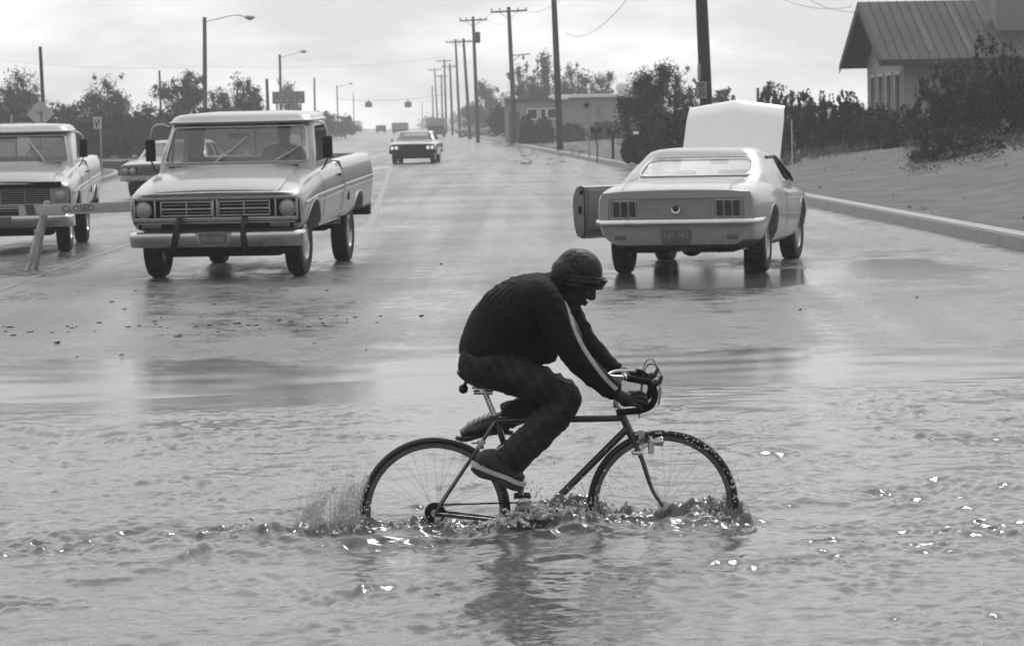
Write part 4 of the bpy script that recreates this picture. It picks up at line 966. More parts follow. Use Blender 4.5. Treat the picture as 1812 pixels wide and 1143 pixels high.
mb = MB(); mb.ell(B(820, 688), (.022, .025, .022)); mb.tube([B(820, 688), B(826, 672)], .008, 8); mb.build('saddle_tool_bag', 'black', bike, org=BO)
# stem + bar
STM = HT+(HT-HB).normalized()*.12; CL = B(1072, 664)
CL.y = RY
bt('stem', 'alloy', ([HT, STM*.55+HT*.45, HT+(HT-HB).normalized()*.135], .0112), ([HT+(HT-HB).normalized()*.128, CL+Vector((.085, 0, .0))], .013), ([CL+Vector((.085, -.028, 0)), CL+Vector((.085, .028, 0))], .017))
CB = CL+Vector((.085, 0, 0))
def dropbar(s):
    dy = s*.19
    k = [CB+Vector((0, s*.02, 0)), CB+Vector((0, s*.14, 0)), CB+Vector((.012, s*.178, 0)), off(B(1130, 667), dy)]
    sh = Vector((0, 0, 0))
    k += [off(B(x, y), dy) for x, y in ((1146, 671), (1154, 685), (1154, 700), (1145, 713), (1128, 719), (1108, 721), (1088, 723))]
    return [Vector((p.x, p.y if i < 4 else RY+dy, p.z)) for i, p in enumerate(bez(k, 5))]
for s in (-1, 1):
    pts = dropbar(s); 
    mb = MB(); mb.tube(pts[:9], .0120, 10); ba = mb.build('handlebar', 'alloy', bike, org=BO)
    mb = MB(); mb.tube(pts[8:], [.0150+.0012*(i % 2) for i in range(len(pts)-8)], 10); mb.build('bar_tape', M['jacket'], ba, org=BO)
    h = off(B(1152, 676), s*.19)
    mb = MB(); mb.tube(bez([h+Vector((-.015, 0, 0)), h+Vector((.012, 0, .012)), h+Vector((.030, 0, .020)), h+Vector((.040, 0, .045))], 4), [.013, .015, .016, .017, .017, .016, .015, .013, .011, .010, .009, .008, .006], 10); hd_ = mb.build('brake_hood', 'inter', bike, org=BO)
    mb = MB(); lv_ = [h+Vector((.028, 0, .022)), h+Vector((.050, 0, .004)), h+Vector((.052, 0, -.03)), h+Vector((.040, 0, -.07)), h+Vector((.030, 0, -.10))] if s > 0 else [h+Vector((.024, 0, .012)), h+Vector((.034, 0, -.015)), h+Vector((.030, 0, -.05)), h+Vector((.022, 0, -.085))]
    mb.tube(bez(lv_, 5), .0055, 8, ry=[.009]*(len(lv_)*5-4)); mb.build('brake_lever', 'dull', hd_, org=BO)
    mb = MB(); mb.tube(bez([h+Vector((.036, 0, .045)), h+Vector((.015, -s*.03, .09)), h+Vector((-.03, -s*.12, .06)), off(CR, -.02*0)+Vector((.02, 0, .12))], 7), .0026, 6); mb.build('brake_cable', 'black', bike, org=BO)
mb = MB(); mb.tube(bez([off(B(1100, 664), -.1), off(B(1075, 661), -.1), off(B(1090, 656), -.02), off(B(1125, 658), .05)], 6), .007, 8); mb.build('extension_lever', 'dull', bike, org=BO)
# brakes
for c, nm in ((B(1130, 772), 'f'), (B(846, 790), 'r')):
    mb = MB()
    for s in (-1, 1): mb.tube(bez([c+Vector((0, 0, .022)), c+Vector((.006, s*.028, .01)), c+Vector((0, s*.030, -.02)), c+Vector((0, s*.016, -.035))], 4), .0065, 7); mb.box(c+Vector((0, s*.016, -.036)), (.045, .012, .012))
    mb.cyl(c+Vector((-.03, 0, .018)), c+Vector((.035, 0, .018)), .006, 8); mb.bbox(c+Vector((.012, -.03, .012)), (.03, .012, .04), .004); mb.build('caliper_brake', 'dull', bike, org=BO)
# lamp and dynamo at the front
lamp = empty('front_lamp', B(1160, 782, -.04)-BO); lamp.parent = bike; o0 = B(1160, 782, -.04)
mb = MB(); mb.tube([o0+Vector((-.012, 0, 0)), o0+Vector((.03, 0, .004))], [.013, .024], 14); mb.ell(o0+Vector((.03, 0, .004)), (.008, .023, .023)); mb.build('lamp_body', 'alloy', lamp, org=o0)
mb = MB(); c = B(1152, 785, -.045); mb.tube([c+Vector((0, 0, .035)), c+Vector((0, 0, .02)), c+Vector((0, 0, .018)), c+Vector((0, 0, -.045))], [.006, .008, .014, .014], 12); mb.tube([c, B(1132, 795, -.03)], .006, 8); mb.build('dynamo', 'alloy', lamp, org=o0)
mb = MB(); mb.bbox(B(1126, 800, -.02), (.045, .08, .018), .006); mb.build('fork_clamp', 'alloy', bike, org=BO)
# drivetrain
crk = empty('crankset', BB-BO); crk.parent = bike
mb = MB()
for r, y in ((.104, -.052), (.088, -.045)):
    mb.lathe([(r, y-.0015), (r, y+.0015), (r-.012, y+.0015), (r-.012, y-.0015)], BB-Vector((0, 0, 0)), 'y', 52)
    for k in range(5): t = 2*math.pi*k/5+.3; mb.tube([off(BB, y), off(BB, y)+Vector((math.cos(t), 0, math.sin(t)))*(r-.005)], .006, 6)
mb.build('chainring', 'dull', crk, org=BB)
PD = B(924, 871); PD.y = RY
for s, tgt in ((-1, PD), (1, BB*2-PD)):
    mb = MB(); mb.tube([off(BB, s*.062), off(tgt, s*.068)], [.012, .009], 8); mb.build('crank_arm', 'alloy', crk, org=BB)
    pd_ = off(tgt, s*.115)
    mb = MB(); mb.cyl(pd_+Vector((0, -.05, 0)), pd_+Vector((0, .05, 0)), .009, 8)
    for a in (-.035, .035): mb.bbox(pd_+Vector((a, 0, -.002)), (.006, .09, .022), .002)
    for a in (-.045, .045): mb.bbox(pd_+Vector((0, a, 0)), (.075, .006, .016), .002)
    mb.build('pedal', 'black', crk, org=BB)
mb = MB()
for i, r in enumerate((.030, .034, .038, .043, .048)): mb.lathe([(r, -.03+.004*i), (r, -.0275+.004*i), (.018, -.0275+.004*i), (.018, -.03+.004*i)], P_RH+Vector((0, -.008, 0)), 'y', 28)
mb.build('sprockets', 'black', bike, org=BO)
mb = MB(); a = P_RH+Vector((.0, -.040, .038)); b_ = BB+Vector((.0, -.048, .104)); mb.tube([a, b_], .0042, 6, ry=[.003, .003])
lo1 = P_RH+Vector((.035, -.040, -.105)); lo2 = BB+Vector((.0, -.048, -.102)); mb.tube([lo1, lo2], .0042, 6); mb.tube([P_RH+Vector((-.03, -.04, -.03)), P_RH+Vector((-.012, -.04, -.075)), lo1], .0042, 6); mb.build('chain', 'black', bike, org=BO)
mb = MB(); d0 = P_RH+Vector((.012, -.05, -.035)); mb.bbox(d0, (.03, .03, .045), .008); mb.bbox(d0+Vector((.012, 0, -.045)), (.022, .012, .085), .005)
for q in (d0+Vector((.0, .008, -.022)), d0+Vector((.022, .008, -.08))): mb.lathe([(.020, -.003), (.020, .003), (.0, .003), (0, -.003)], q, 'y', 16)
mb.build('rear_derailleur', 'dull', bike, org=BO)
bt('gear_cable', 'black', (bez([B(1092, 738, -.016), B(1000, 742, -.016), B(890, 746, -.02)], 5), .0018), seg=5)
# small rag of spray-caught strap beside the rear wheel
mb = MB(); mb.bbox(B(668, 932, -.06), (.03, .02, .05), .01) if False else None

# ------------------------------------------------------------------ the rider
PO = Vector((BO.x+.25, RY, zr(RY)))
man = empty('person', PO, 'cyclist in dark jacket and wet knit cap hunched over the drop handlebars', 'person')
def K(px): return px/391.5
def sweep(mb, pts, seg=20):                      # pts: (px, py, dy, r_in_plane_px, r_depth_px)
    P = [B(p[0], p[1], p[2]) for p in pts]; 
    # densify with Catmull-Rom on position and radii
    Q = bez([Vector((p.x, p.y, p.z)) for p in P], 5); ra = bez([Vector((K(p[3]), K(p[4]), 0)) for p in pts], 5)
    mb.tube(Q, [max(.002, v.x) for v in ra], seg, ry=[max(.002, v.y) for v in ra]); return mb
# body: head, neck, hands, plus limbs inside the clothes -- one continuous surface
def head_pt(a, b, dy=0):                          # head frame: a forward (towards the face), b up the skull, in px
    th = R(-27); return B(1022+a*math.cos(th)+b*math.sin(-th), 492-(-a*math.sin(-th)*1+b*math.cos(th)), dy)
hrot = Matrix.Rotation(R(27), 3, 'Y')
mb = MB()
def he(a, b, dy, d): mb.ell(head_pt(a, b, dy), [K(k) for k in d], hrot, 20, 14)
he(-3, 8, 0, (39, 31, 38)); he(8, -10, 0, (28, 27, 32)); he(10, -32, 0, (19, 21, 20)); he(19, -44, 0, (10, 12, 8))     # skull, face, jaw, chin
he(31, 2, 0, (6, 20, 5))                          # brow
mb.tube([head_pt(33, -2), head_pt(37, -12), head_pt(39.5, -19), head_pt(37, -23)], [K(4), K(5.5), K(6.5), K(4)], 8)     # nose
he(36, -22, .012, (4, 4, 3.5)); he(36, -22, -.012, (4, 4, 3.5))
he(32, -31, 0, (5, 9, 2.6)); he(31, -36, 0, (5, 8, 2.8))                        # lips
for s in (-1, 1):
    he(28, -7, s*.034, (4.5, 5, 4)); he(21, -18, s*.045, (9, 7, 8))           # eyes, cheekbones
    mb.ell(head_pt(-3, -12, s*.078), (K(9), K(3), K(12)), hrot, 12, 8)         # ear
sweep(mb, [(968, 520, 0, 26, 30), (985, 512, 0, 27, 28), (1003, 512, 0, 27, 24), (1014, 510, 0, 24, 22)])
sweep(mb, [(845, 635, 0, 36, 52), (880, 585, 0, 50, 56), (925, 545, 0, 50, 60), (968, 522, 0, 34, 56)])
NH = -.19; FH_ = .17                               # near / far hand depth
sweep(mb, [(966, 528, -.17, 26, 24), (1005, 590, -.20, 22, 20), (1022, 632, -.21, 17, 16), (1065, 675, -.20, 14, 13), (1092, 697, -.19, 11, 12), (1104, 705, NH, 12, 9)])
sweep(mb, [(985, 525, .17, 26, 24), (1022, 590, .20, 20, 20), (1045, 620, .21, 16, 16), (1075, 645, .20, 13, 13), (1094, 657, .18, 10, 12), (1103, 660, FH_, 11, 9)])
sweep(mb, [(842, 648, -.09, 34, 34), (920, 672, -.10, 30, 30), (998, 698, -.10, 22, 24), (975, 745, -.10, 20, 20), (925, 790, -.11, 15, 15), (893, 812, -.115, 12, 14)])
sweep(mb, [(842, 648, .09, 34, 34), (920, 668, .10, 30, 30), (985, 690, .11, 22, 24), (950, 712, .11, 19, 19), (905, 738, .11, 14, 14), (888, 748, .115, 12, 13)])
def fing(pts, r0, r1): 
    P = bez([B(*p) for p in pts], 4); n = len(P); mb.tube(P, [r0+(r1-r0)*i/(n-1) for i in range(n)], 8)
# near hand, closed round the hook of the drop
mb.ell(B(1114, 706, -.202), (.036, .020, .026), Matrix.Rotation(R(18), 3, 'Y'), 14, 10)
for i, (x, y) in enumerate(((1136, 697), (1139, 705), (1137, 713), (1131, 720))):
    L_ = (1, 1.06, 1.0, .84)[i]
    fing([(1118+i*-1, 699+i*5, -.207), (x-6, y-3, -.222), (x+4*L_, y+1, -.214), (x+5*L_, y+7, -.192), (x-1, y+11, -.176), (x-8*L_, y+9, -.170)], .0098, .0072)
fing([(1108, 700, -.20), (1117, 694, -.185), (1128, 700, -.168), (1137, 708, -.166)], .0110, .0085)
# far hand on the far bar
mb.ell(B(1112, 660, .19), (.034, .022, .020), Matrix.Rotation(R(10), 3, 'Y'), 14, 10)
for i, dd in enumerate((.172, .188, .204, .22)):
    fing([(1118, 657, dd), (1130, 655, dd), (1139, 660, dd), (1138, 670, dd), (1130, 673, dd)], .0096, .0072)
fing([(1106, 661, .175), (1115, 667, .155), (1126, 671, .160)], .0105, .0085)
link('body', organic(mb, .0032, 2, org=PO, strength=.4), 'skin', man, ang=80)
# jacket
mb = MB()
sweep(mb, [(842, 640, 0, 30, 60), (850, 622, 0, 42, 66), (872, 596, 0, 56, 70), (896, 573, 0, 62, 74), (918, 553, 0, 62, 78), (940, 534, 0, 53, 80), (962, 520, 0, 40, 74), (982, 509, 0, 27, 44)], 28)
sweep(mb, [(834, 626, 0, 22, 58), (850, 628, 0, 26, 60), (885, 618, 0, 38, 60), (925, 606, 0, 40, 54), (962, 607, 0, 34, 44), (976, 618, 0, 22, 32)], 24)
sweep(mb, [(868, 640, -.045, 12, 40), (905, 636, -.04, 14, 44), (950, 630, -.03, 16, 38), (966, 628, 0, 14, 30)], 16)
sweep(mb, [(956, 600, 0, 34, 46), (964, 585, 0, 38, 50), (970, 560, 0, 38, 60)], 20)
sweep(mb, [(968, 512, 0, 27, 40), (986, 506, 0, 26, 32), (1000, 506, 0, 27, 28), (1008, 512, 0, 24, 25)], 20)                                             # collar
sweep(mb, [(955, 518, -.10, 30, 30), (964, 530, -.165, 34, 26), (978, 556, -.19, 33, 27), (995, 590, -.205, 29, 26), (1010, 618, -.215, 26, 24), (1026, 641, -.212, 23, 22), (1050, 663, -.205, 20.5, 20), (1073, 682, -.197, 18.5, 18), (1090, 694, -.19, 17, 17)], 20)
sweep(mb, [(965, 518, .10, 30, 30), (985, 528, .165, 32, 26), (1004, 556, .19, 28, 25), (1022, 585, .205, 24, 23), (1037, 606, .215, 21, 21), (1054, 624, .21, 18.5, 19), (1072, 642, .20, 17, 17), (1092, 658, .18, 15, 16)], 20)
me = organic(mb, .0055, 7, org=PO)
# cloth folds
for v in me.vertices: v.co += Vector((0, 0, 0))
def folds(me, comps):
    ns = [v.normal.copy() for v in me.vertices]
    for v, n in zip(me.vertices, ns):
        a = 0
        for amp, dirv, wl, sc in comps:
            q = v.co.dot(Vector(dirv))/wl + 1.6*noise.noise(v.co*sc)
            m_ = max(0, noise.noise(v.co*sc*.7+Vector((7, 3, 1)))+.25)
            a += amp*m_*(1-abs(math.sin(q*math.pi)))
        v.co += n*(a+.0012*noise.noise(v.co*45))
folds(me, ((.006, (.75, .3, .65), .07, 6), (.008, (-.3, .2, .95), .05, 8), (.008, (.9, -.3, -.2), .045, 9)))
jme = link('jacket', me, 'jacket', man, ang=80).data
def ribbon(name, pts, w0, w1, rad, m, th=.004):
    mb = MB(); n = len(pts); P = bez([B(*p) for p in pts], 6); rings = []
    for i, p in enumerate(P):
        d = (P[min(i+1, len(P)-1)]-P[max(i-1, 0)]).normalized(); u = Vector((0, -1, 0)); wv = d.cross(u).normalized(); wd = (w0+(w1-w0)*i/len(P))/2
        ar = []
        for k in range(7):
            t = (k/6-.5)*2; ar.append(p+wv*t*wd+Vector((0, .012*t*t, 0)))
        rings.append(ar+[q+Vector((0, .012, 0))-wv*0 for q in ar[::-1]])
    mb.loft(rings); return mb.build(name, m, man, org=PO, ang=60)
jb = BVHTree.FromPolygons([v.co for v in jme.vertices], [tuple(p.vertices) for p in jme.polygons])
def decal(name, px, w0, w1, m, sg=-1):
    P = bez([Vector((x, y, 0)) for x, y in px], 6); rows = []; n = len(P)
    for i, p in enumerate(P):
        d_ = (P[min(i+1, n-1)]-P[max(i-1, 0)]).normalized(); nn = Vector((-d_.y, d_.x, 0)); w_ = w0+(w1-w0)*i/n; row = []
        for k in range(5):
            q = p+nn*(k/4-.5)*w_; a = B(q.x, q.y, 0)-PO; h = jb.ray_cast(Vector((a.x, -1.5, a.z)), Vector((0, 1, 0)))
            if h[0] is None: h = jb.find_nearest(Vector((a.x, -.2, a.z)))
            row.append(h[0]+h[1]*.0025)
        rows.append(row)
    mb = MB(); N5 = 5; V = [v for r in rows for v in r]; F = [(i*5+k, i*5+k+1, (i+1)*5+k+1, (i+1)*5+k) for i in range(n-1) for k in range(4)]; mb.add(V, F)
    def so_(o): s_ = o.modifiers.new('s', 'SOLIDIFY'); s_.thickness = .003; s_.offset = 0
    return link(name, evalmods(mb.mesh(), so_), m, man, ang=60)
decal('sleeve_stripe', [(1000, 530), (1004, 541), (1009, 561), (1017, 584), (1029, 608), (1044, 631), (1059, 651), (1075, 669), (1088, 681)], 5.5, 7, 'stripe')
# trousers
mb = MB()
sweep(mb, [(832, 632, 0, 22, 52), (838, 643, 0, 31, 56), (848, 652, 0, 30, 56)], 24)
sweep(mb, [(838, 636, -.05, 26, 34), (846, 648, -.085, 31, 37), (880, 656, -.10, 31, 37), (925, 670, -.105, 32, 35), (965, 685, -.11, 29, 31), (992, 697, -.11, 28, 28), (1002, 704, -.11, 27, 27), (996, 718, -.11, 28, 27), (975, 742, -.11, 29, 26), (948, 770, -.112, 29, 26), (922, 795, -.114, 29, 27), (903, 812, -.115, 31, 29), (897, 818, -.115, 31, 29)], 24)
sweep(mb, [(840, 640, .07, 32, 36), (880, 655, .09, 32, 36), (930, 668, .10, 30, 32), (972, 690, .11, 24, 27), (985, 698, .11, 20, 25), (965, 708, .11, 22, 24), (935, 720, .11, 22, 22), (908, 732, .11, 22, 22), (896, 737, .11, 22, 23)], 24)
me = organic(mb, .005, 6, org=PO)
folds(me, ((.011, (.8, .2, -.5), .06, 7), (.009, (-.5, .1, .8), .04, 9), (.009, (.3, .6, .7), .035, 11)))
M['trou'] = mat('striped_dark_trousers', .022, .7, var=.5, vscale=16, bump=.3, bscale=200, stretch=(1, .3, .35), spec=.3)
def plaid(m):
    t = m.node_tree; b = t.nodes['Principled BSDF']; ln = t.links.new; c = t.nodes.new('ShaderNodeTexCoord'); outs = []
    for rot_, sc_ in (((0, R(28), 0), 6), ((0, R(-50), 0), 2.5)):
        mp_ = t.nodes.new('ShaderNodeMapping'); mp_.inputs['Rotation'].default_value = rot_; ln(c.outputs['Object'], mp_.inputs[0])
        w_ = t.nodes.new('ShaderNodeTexWave'); w_.inputs['Scale'].default_value = sc_; w_.inputs['Distortion'].default_value = 4; w_.inputs['Detail'].default_value = 2; w_.inputs['Detail Scale'].default_value = 3; ln(mp_.outputs[0], w_.inputs[0]); outs.append(w_)
    a_ = t.nodes.new('ShaderNodeMath'); a_.operation = 'ADD'; ln(outs[0].outputs['Fac'], a_.inputs[0]); ln(outs[1].outputs['Fac'], a_.inputs[1])
    r_ = t.nodes.new('ShaderNodeMapRange'); r_.inputs['From Max'].default_value = 2; r_.inputs['To Min'].default_value = .004; r_.inputs['To Max'].default_value = .028; ln(a_.outputs[0], r_.inputs[0])
    cc_ = t.nodes.new('ShaderNodeCombineColor'); [ln(r_.outputs[0], cc_.inputs[i]) for i in range(3)]; ln(cc_.outputs[0], b.inputs['Base Color'])
plaid(M['trou'])
link('trousers', me, 'trou', man, ang=80)
# cap
mb = MB()
mb.ell(head_pt(-4, 13), (K(42), K(35), K(39)), hrot, 24, 16); mb.ell(head_pt(-12, 0), (K(38), K(36), K(34)), hrot, 20, 14)
me = organic(mb, .004, 4, org=PO)
hc = B(1030, 499)-PO; TB_ = R(7); upv = Vector((math.sin(TB_), 0, math.cos(TB_))); fw_ = Vector((math.cos(TB_), 0, -math.sin(TB_))); HCW = B(1027, 497)
bm = bmesh.new(); bm.from_mesh(me); pl = hc+upv*K(1)+fw_*0
bmesh.ops.bisect_plane(bm, geom=bm.verts[:]+bm.edges[:]+bm.faces[:], plane_co=pl, plane_no=(upv+fw_*-.05).normalized()*-1, clear_outer=True); bm.to_mesh(me); bm.free()
for v in me.vertices: v.co += v.normal*(.004*noise.noise(v.co*16)+.002*noise.noise(v.co*45))
o = link('cap', me, 'cap', man, ang=80); sm = o.modifiers.new('t', 'SOLIDIFY'); sm.thickness = .006
mb = MB()                                          # rolled edge, gathered band and short peak
rp = []
for k in range(33):
    t = 2*math.pi*k/32; a_ = math.cos(t); rp.append(HCW+fw_*K(40)*a_+Vector((0, K(35)*math.sin(t), 0)))
mb.tube(rp, [K(5.2+1.2*math.sin(k*2.1)) for k in range(33)], 8, cap=False)
rp2 = [p+upv*K(-8)+fw_*K(-3) for p in rp]; rp3 = [p+upv*K(7) for p in rp]; mb.tube(rp3, [K(3.5+1.0*math.sin(k*2.7+2)) for k in range(33)], 8, cap=False); mb.tube(rp2, [K(4.2+1.0*math.sin(k*3.1+1)) for k in range(33)], 8, cap=False)
cb = mb.build('cap_band', 'cap', man, org=PO)
mb = MB(); mb.ell(B(1064, 496), (K(12), K(22), K(5)), Matrix.Rotation(R(14), 3, 'Y'), 18, 8); mb.build('cap_peak', 'cap', man, org=PO)
mb = MB(); sweep(mb, [(976, 492, 0, 8, 20), (988, 500, 0, 14, 24), (1000, 512, 0, 18, 24)], 14); link('hair', organic(mb, .004, 3, disp=(.006, (60, 60, 20)), org=PO), 'black', man)
# shoes
def shoe(pts_up, pts_sole, dy, name='shoe', up='shoe'):
    mb = MB(); P = [B(x, y, dy) for x, y, a, b in pts_up]
    Q = bez(P, 4); ra = bez([Vector((K(a), K(b), 0)) for x, y, a, b in pts_up], 4)
    mb.tube(Q, [v.x for v in ra], 14, ry=[v.y for v in ra])
    return mb
mb = MB()
sweep(mb, [(846, 816, -.115, 7, 13), (858, 810, -.115, 15, 15), (876, 815, -.115, 21, 17), (896, 827, -.115, 18, 18), (913, 840, -.115, 13, 18), (925, 850, -.115, 8, 14)], 16)
sweep(mb, [(880, 800, -.115, 18, 16), (886, 812, -.115, 20, 17)], 14)
link('shoe', organic(mb, .0035, 4, org=PO), 'shoe', man, ang=80)
sh1 = [o for o in COL.objects if o.name.startswith('shoe')][-1]
def solem(pts, dy, hw, th, name, m, parent):
    mb = MB(); P = bez([B(x, y, dy) for x, y in pts], 5); n = len(P); rings = []
    for i, p in enumerate(P):
        d = (P[min(i+1, n-1)]-P[max(i-1, 0)]).normalized(); nn = Vector((-d.z, 0, d.x)); u = i/(n-1)
        w_ = hw*(.62+.38*math.sin(math.pi*min(1, max(0, u*1.0)))**.6)*(1-.25*math.exp(-((u-.42)/.16)**2)) if 0 < i < n-1 else hw*.3
        rings.append([p+nn*th/2+Vector((0, y, 0)) for y in (-w_, -w_*.5, 0, w_*.5, w_)]+[p-nn*th/2+Vector((0, y, 0)) for y in (w_, w_*.5, 0, -w_*.5, -w_)])
    mb.loft(rings); return mb.build(name, m, parent, org=PO, ang=50)
solem([(833, 818), (850, 826), (872, 835), (895, 843), (915, 852), (931, 856)], -.115, .045, .020, 'midsole', 'sole', sh1)
solem([(836, 826), (850, 838), (874, 845), (895, 855), (912, 862), (927, 860)], -.115, .043, .026, 'outsole', 'soled', sh1)
mb = MB()
for k in range(5): c = Vector((882+k*5.5, 793+k*7.2, 0)); mb.tube([B(c.x-4, c.y+3, -.160), B(c.x+4, c.y-2, -.163), B(c.x+9, c.y-5, -.150)], .0028, 5)
mb.build('laces', 'sole', sh1, org=PO)
mb = MB()
sweep(mb, [(815, 767, .115, 7, 15), (828, 762, .115, 11, 16), (843, 756, .115, 14, 16), (862, 750, .115, 15, 15), (882, 745, .115, 16, 15), (893, 742, .115, 17, 15)], 16)
sweep(mb, [(880, 742, .115, 18, 15), (892, 750, .115, 16, 14), (902, 758, .115, 10, 12)], 14)
M['shoe2'] = mat('checked_wet_shoe', .035, .4, var=.9, vscale=34, bump=.5, bscale=60, coat=.4)
sh2 = link('shoe', organic(mb, .0035, 4, org=PO), 'shoe2', man, ang=80)
solem([(806, 774), (824, 777), (845, 772), (868, 766), (890, 764), (908, 766)], .115, .044, .016, 'outsole', 'soled', sh2)
mb = MB()
for k in range(5): c = Vector((828+k*9, 752-k*4, 0)); mb.tube([B(c.x-5, c.y+5, .075), B(c.x, c.y-4, .085), B(c.x+4, c.y-7, .10)], .0028, 5)
mb.build('laces', 'sole', sh2, org=PO)

# driver of the centre pickup
dm = TA.matrix_world if False else Matrix.Translation(TA.location) @ Matrix.Rotation(TA.rotation_euler.z, 4, 'Z')
dpos = dm @ Vector((-.40, -1.46, 1.16))
drv = empty('person', dpos, 'driver in silhouette behind the windshield of the centre pickup truck', 'person', rz=TA.rotation_euler.z)
mb = MB()
mb.ell((0, 0, .455), (.078, .098, .115)); mb.ell((0, .05, .40), (.055, .055, .06)); mb.ell((0, .10, .43), (.012, .02, .022))
for s in (-1, 1): mb.ell((s*.08, 0, .44), (.012, .02, .032)); mb.tube([(s*.17, 0, .20), (s*.23, .12, .06), (s*.20, .30, .04), (s*.15, .40, .12)], [.065, .055, .042, .032], 10)
mb.tube([(0, -.02, .18), (0, -.01, .36)], [.07, .055], 12); mb.tube([(0, -.06, -.1), (0, -.05, .1), (0, -.03, .24)], [.12, .14, .08], 16, ry=[.12, .12, .08]); mb.tube([(-.19, 0, .21), (0, -.02, .25), (.19, 0, .21)], [.06, .08, .06], 12)
for s in (-1, 1):
    for k in range(4): mb.tube([(s*.15+k*.0, .40, .12+.02*k-.03), (s*.14, .44, .14+.02*k-.03), (s*.12, .42, .15+.02*k-.03)], .010, 6)
link('body', organic(mb, .008, 4), 'skin', drv, ang=80)
mb = MB(); mb.ell((0, -.012, .49), (.088, .108, .10)); link('hair', organic(mb, .008, 2), 'black', drv)
mb = MB()
for s in (-1, 1): mb.tube([(s*.16, 0, .20), (s*.235, .12, .06), (s*.205, .27, .04)], [.08, .07, .055], 10)
mb.tube([(0, -.06, -.1), (0, -.05, .1), (0, -.03, .25)], [.14, .16, .10], 16); mb.tube([(-.18, 0, .20), (0, -.02, .24), (.18, 0, .20)], [.075, .09, .075], 12); link('shirt', organic(mb, .008, 4), 'inter', drv)

# ------------------------------------------------------------------ trees and shrubs
def leafmesh(name, clumps, per, size, rg, m, parent, flat=.75):
    """clumps: (x, y, z, rx, ry, rz) local; each gets `per` leaf-spray faces"""
    A = np.array(clumps, dtype=float); vol = (A[:, 3]*A[:, 4]*A[:, 5])**.62; cnt = np.maximum(3, (vol/vol.sum()*per*len(A)*1.15).astype(int))
    C = np.repeat(A, cnt, axis=0); n = len(C)
    d = rg.normal(size=(n, 3)); d /= np.linalg.norm(d, axis=1)[:, None]
    rad = np.minimum(np.abs(rg.normal(0, .62, n)), 1.05)
    c = C[:, :3]+d*C[:, 3:6]*rad[:, None]
    a = rg.normal(size=(n, 3)); a /= np.linalg.norm(a, axis=1)[:, None]
    b = np.cross(a, rg.normal(size=(n, 3))); b /= np.linalg.norm(b, axis=1)[:, None]
    s = size*rg.uniform(.5, 1.4, n)[:, None]
    v = np.stack([c-a*s, c+b*s*.45, c+a*s, c-b*s*.45], 1).reshape(-1, 3)
    f = np.arange(n*4).reshape(-1, 4)
    me = bpy.data.meshes.new(name); me.vertices.add(n*4); me.vertices.foreach_set('co', v.ravel().astype('f'))
    me.loops.add(n*4); me.loops.foreach_set('vertex_index', f.ravel().astype('i')); me.polygons.add(n); me.polygons.foreach_set('loop_start', np.arange(0, n*4, 4).astype('i')); me.update(); me.validate()
    me.materials.append(M[m]); o = bpy.data.objects.new(name, me); COL.objects.link(o); o.parent = parent; return o
def tree(loc, h, wd, label, seed, m='leafd', leaf=.085, dens=2.4, open_=.3, group=None, bole=.22, cat='tree', dep=None, name='tree', lean=0):
    rg = np.random.default_rng(seed); rn = random.Random(seed)
    T = empty(name, loc, label, cat, group); dep = dep or wd
    mb = MB(); clumps = []
    th = h*bole
    trunk = bez([(0, 0, -.2), (rn.uniform(-.1, .1)*wd*.3, 0, th*.6), (lean*.3, 0, th), (lean*.6+rn.uniform(-.1, .1)*wd, 0, h*.55), (lean, 0, h*.86)], 4)
    r0 = .035*h+.03; n = len(trunk); mb.tube(trunk, [r0*(1-.85*i/(n-1)) for i in range(n)], 8)
    nl = 11
    for k in range(nl):
        t = rn.uniform(.25, .85); p = trunk[int(t*(n-1))]; a = rn.uniform(0, 6.283); ln_ = rn.uniform(.35, .52)*(1.15-t*.7)
        e = Vector((p.x+math.cos(a)*wd*ln_, p.y+math.sin(a)*dep*ln_, min(h*.93, p.z+h*rn.uniform(.1, .32))))
        mid = (p+e)/2+Vector((0, 0, -.04*h)); mb.tube(bez([p, mid, e], 3), [r0*.35, r0*.3, r0*.26, r0*.2, r0*.15, r0*.1, r0*.06], 6)
        q = rn.uniform(.13, .22)
        clumps.append((e.x, e.y, e.z, wd*q, dep*q, h*q*.8))
        clumps.append((mid.x*1.1, mid.y*1.1, mid.z+h*.06, wd*q*.8, dep*q*.8, h*q*.6))
        for j in range(3): clumps.append((e.x+rn.uniform(-1, 1)*wd*.13, e.y+rn.uniform(-1, 1)*dep*.13, e.z+rn.uniform(-.5, 1)*h*.09, wd*.07, dep*.07, h*.06))
    clumps.append((lean, 0, h*.82, wd*.2, dep*.2, h*.15)); clumps.append((lean*.6, 0, h*.6, wd*.28, dep*.28, h*.2))
    for k in range(int(14*open_)+4):
        a = rn.uniform(0, 6.283); z = rn.uniform(.35, .97); rr = .5*math.sin(math.pi*min(1, (z-.15)/.9))**.6
        clumps.append((lean*z+math.cos(a)*wd*rr*rn.uniform(.6, .92), math.sin(a)*dep*rr*rn.uniform(.6, 1), h*z, wd*.06, dep*.06, h*.05))
    if open_ < .35:
        for k in range(8): clumps.append((rn.uniform(-.38, .38)*wd, rn.uniform(-.3, .3)*dep, h*rn.uniform(.18, .5), wd*.15, dep*.15, h*.14))
    mb.build('trunk', 'bark', T)
    leafmesh('crown', clumps, int(58*dens), leaf, rg, m, T)
    return T
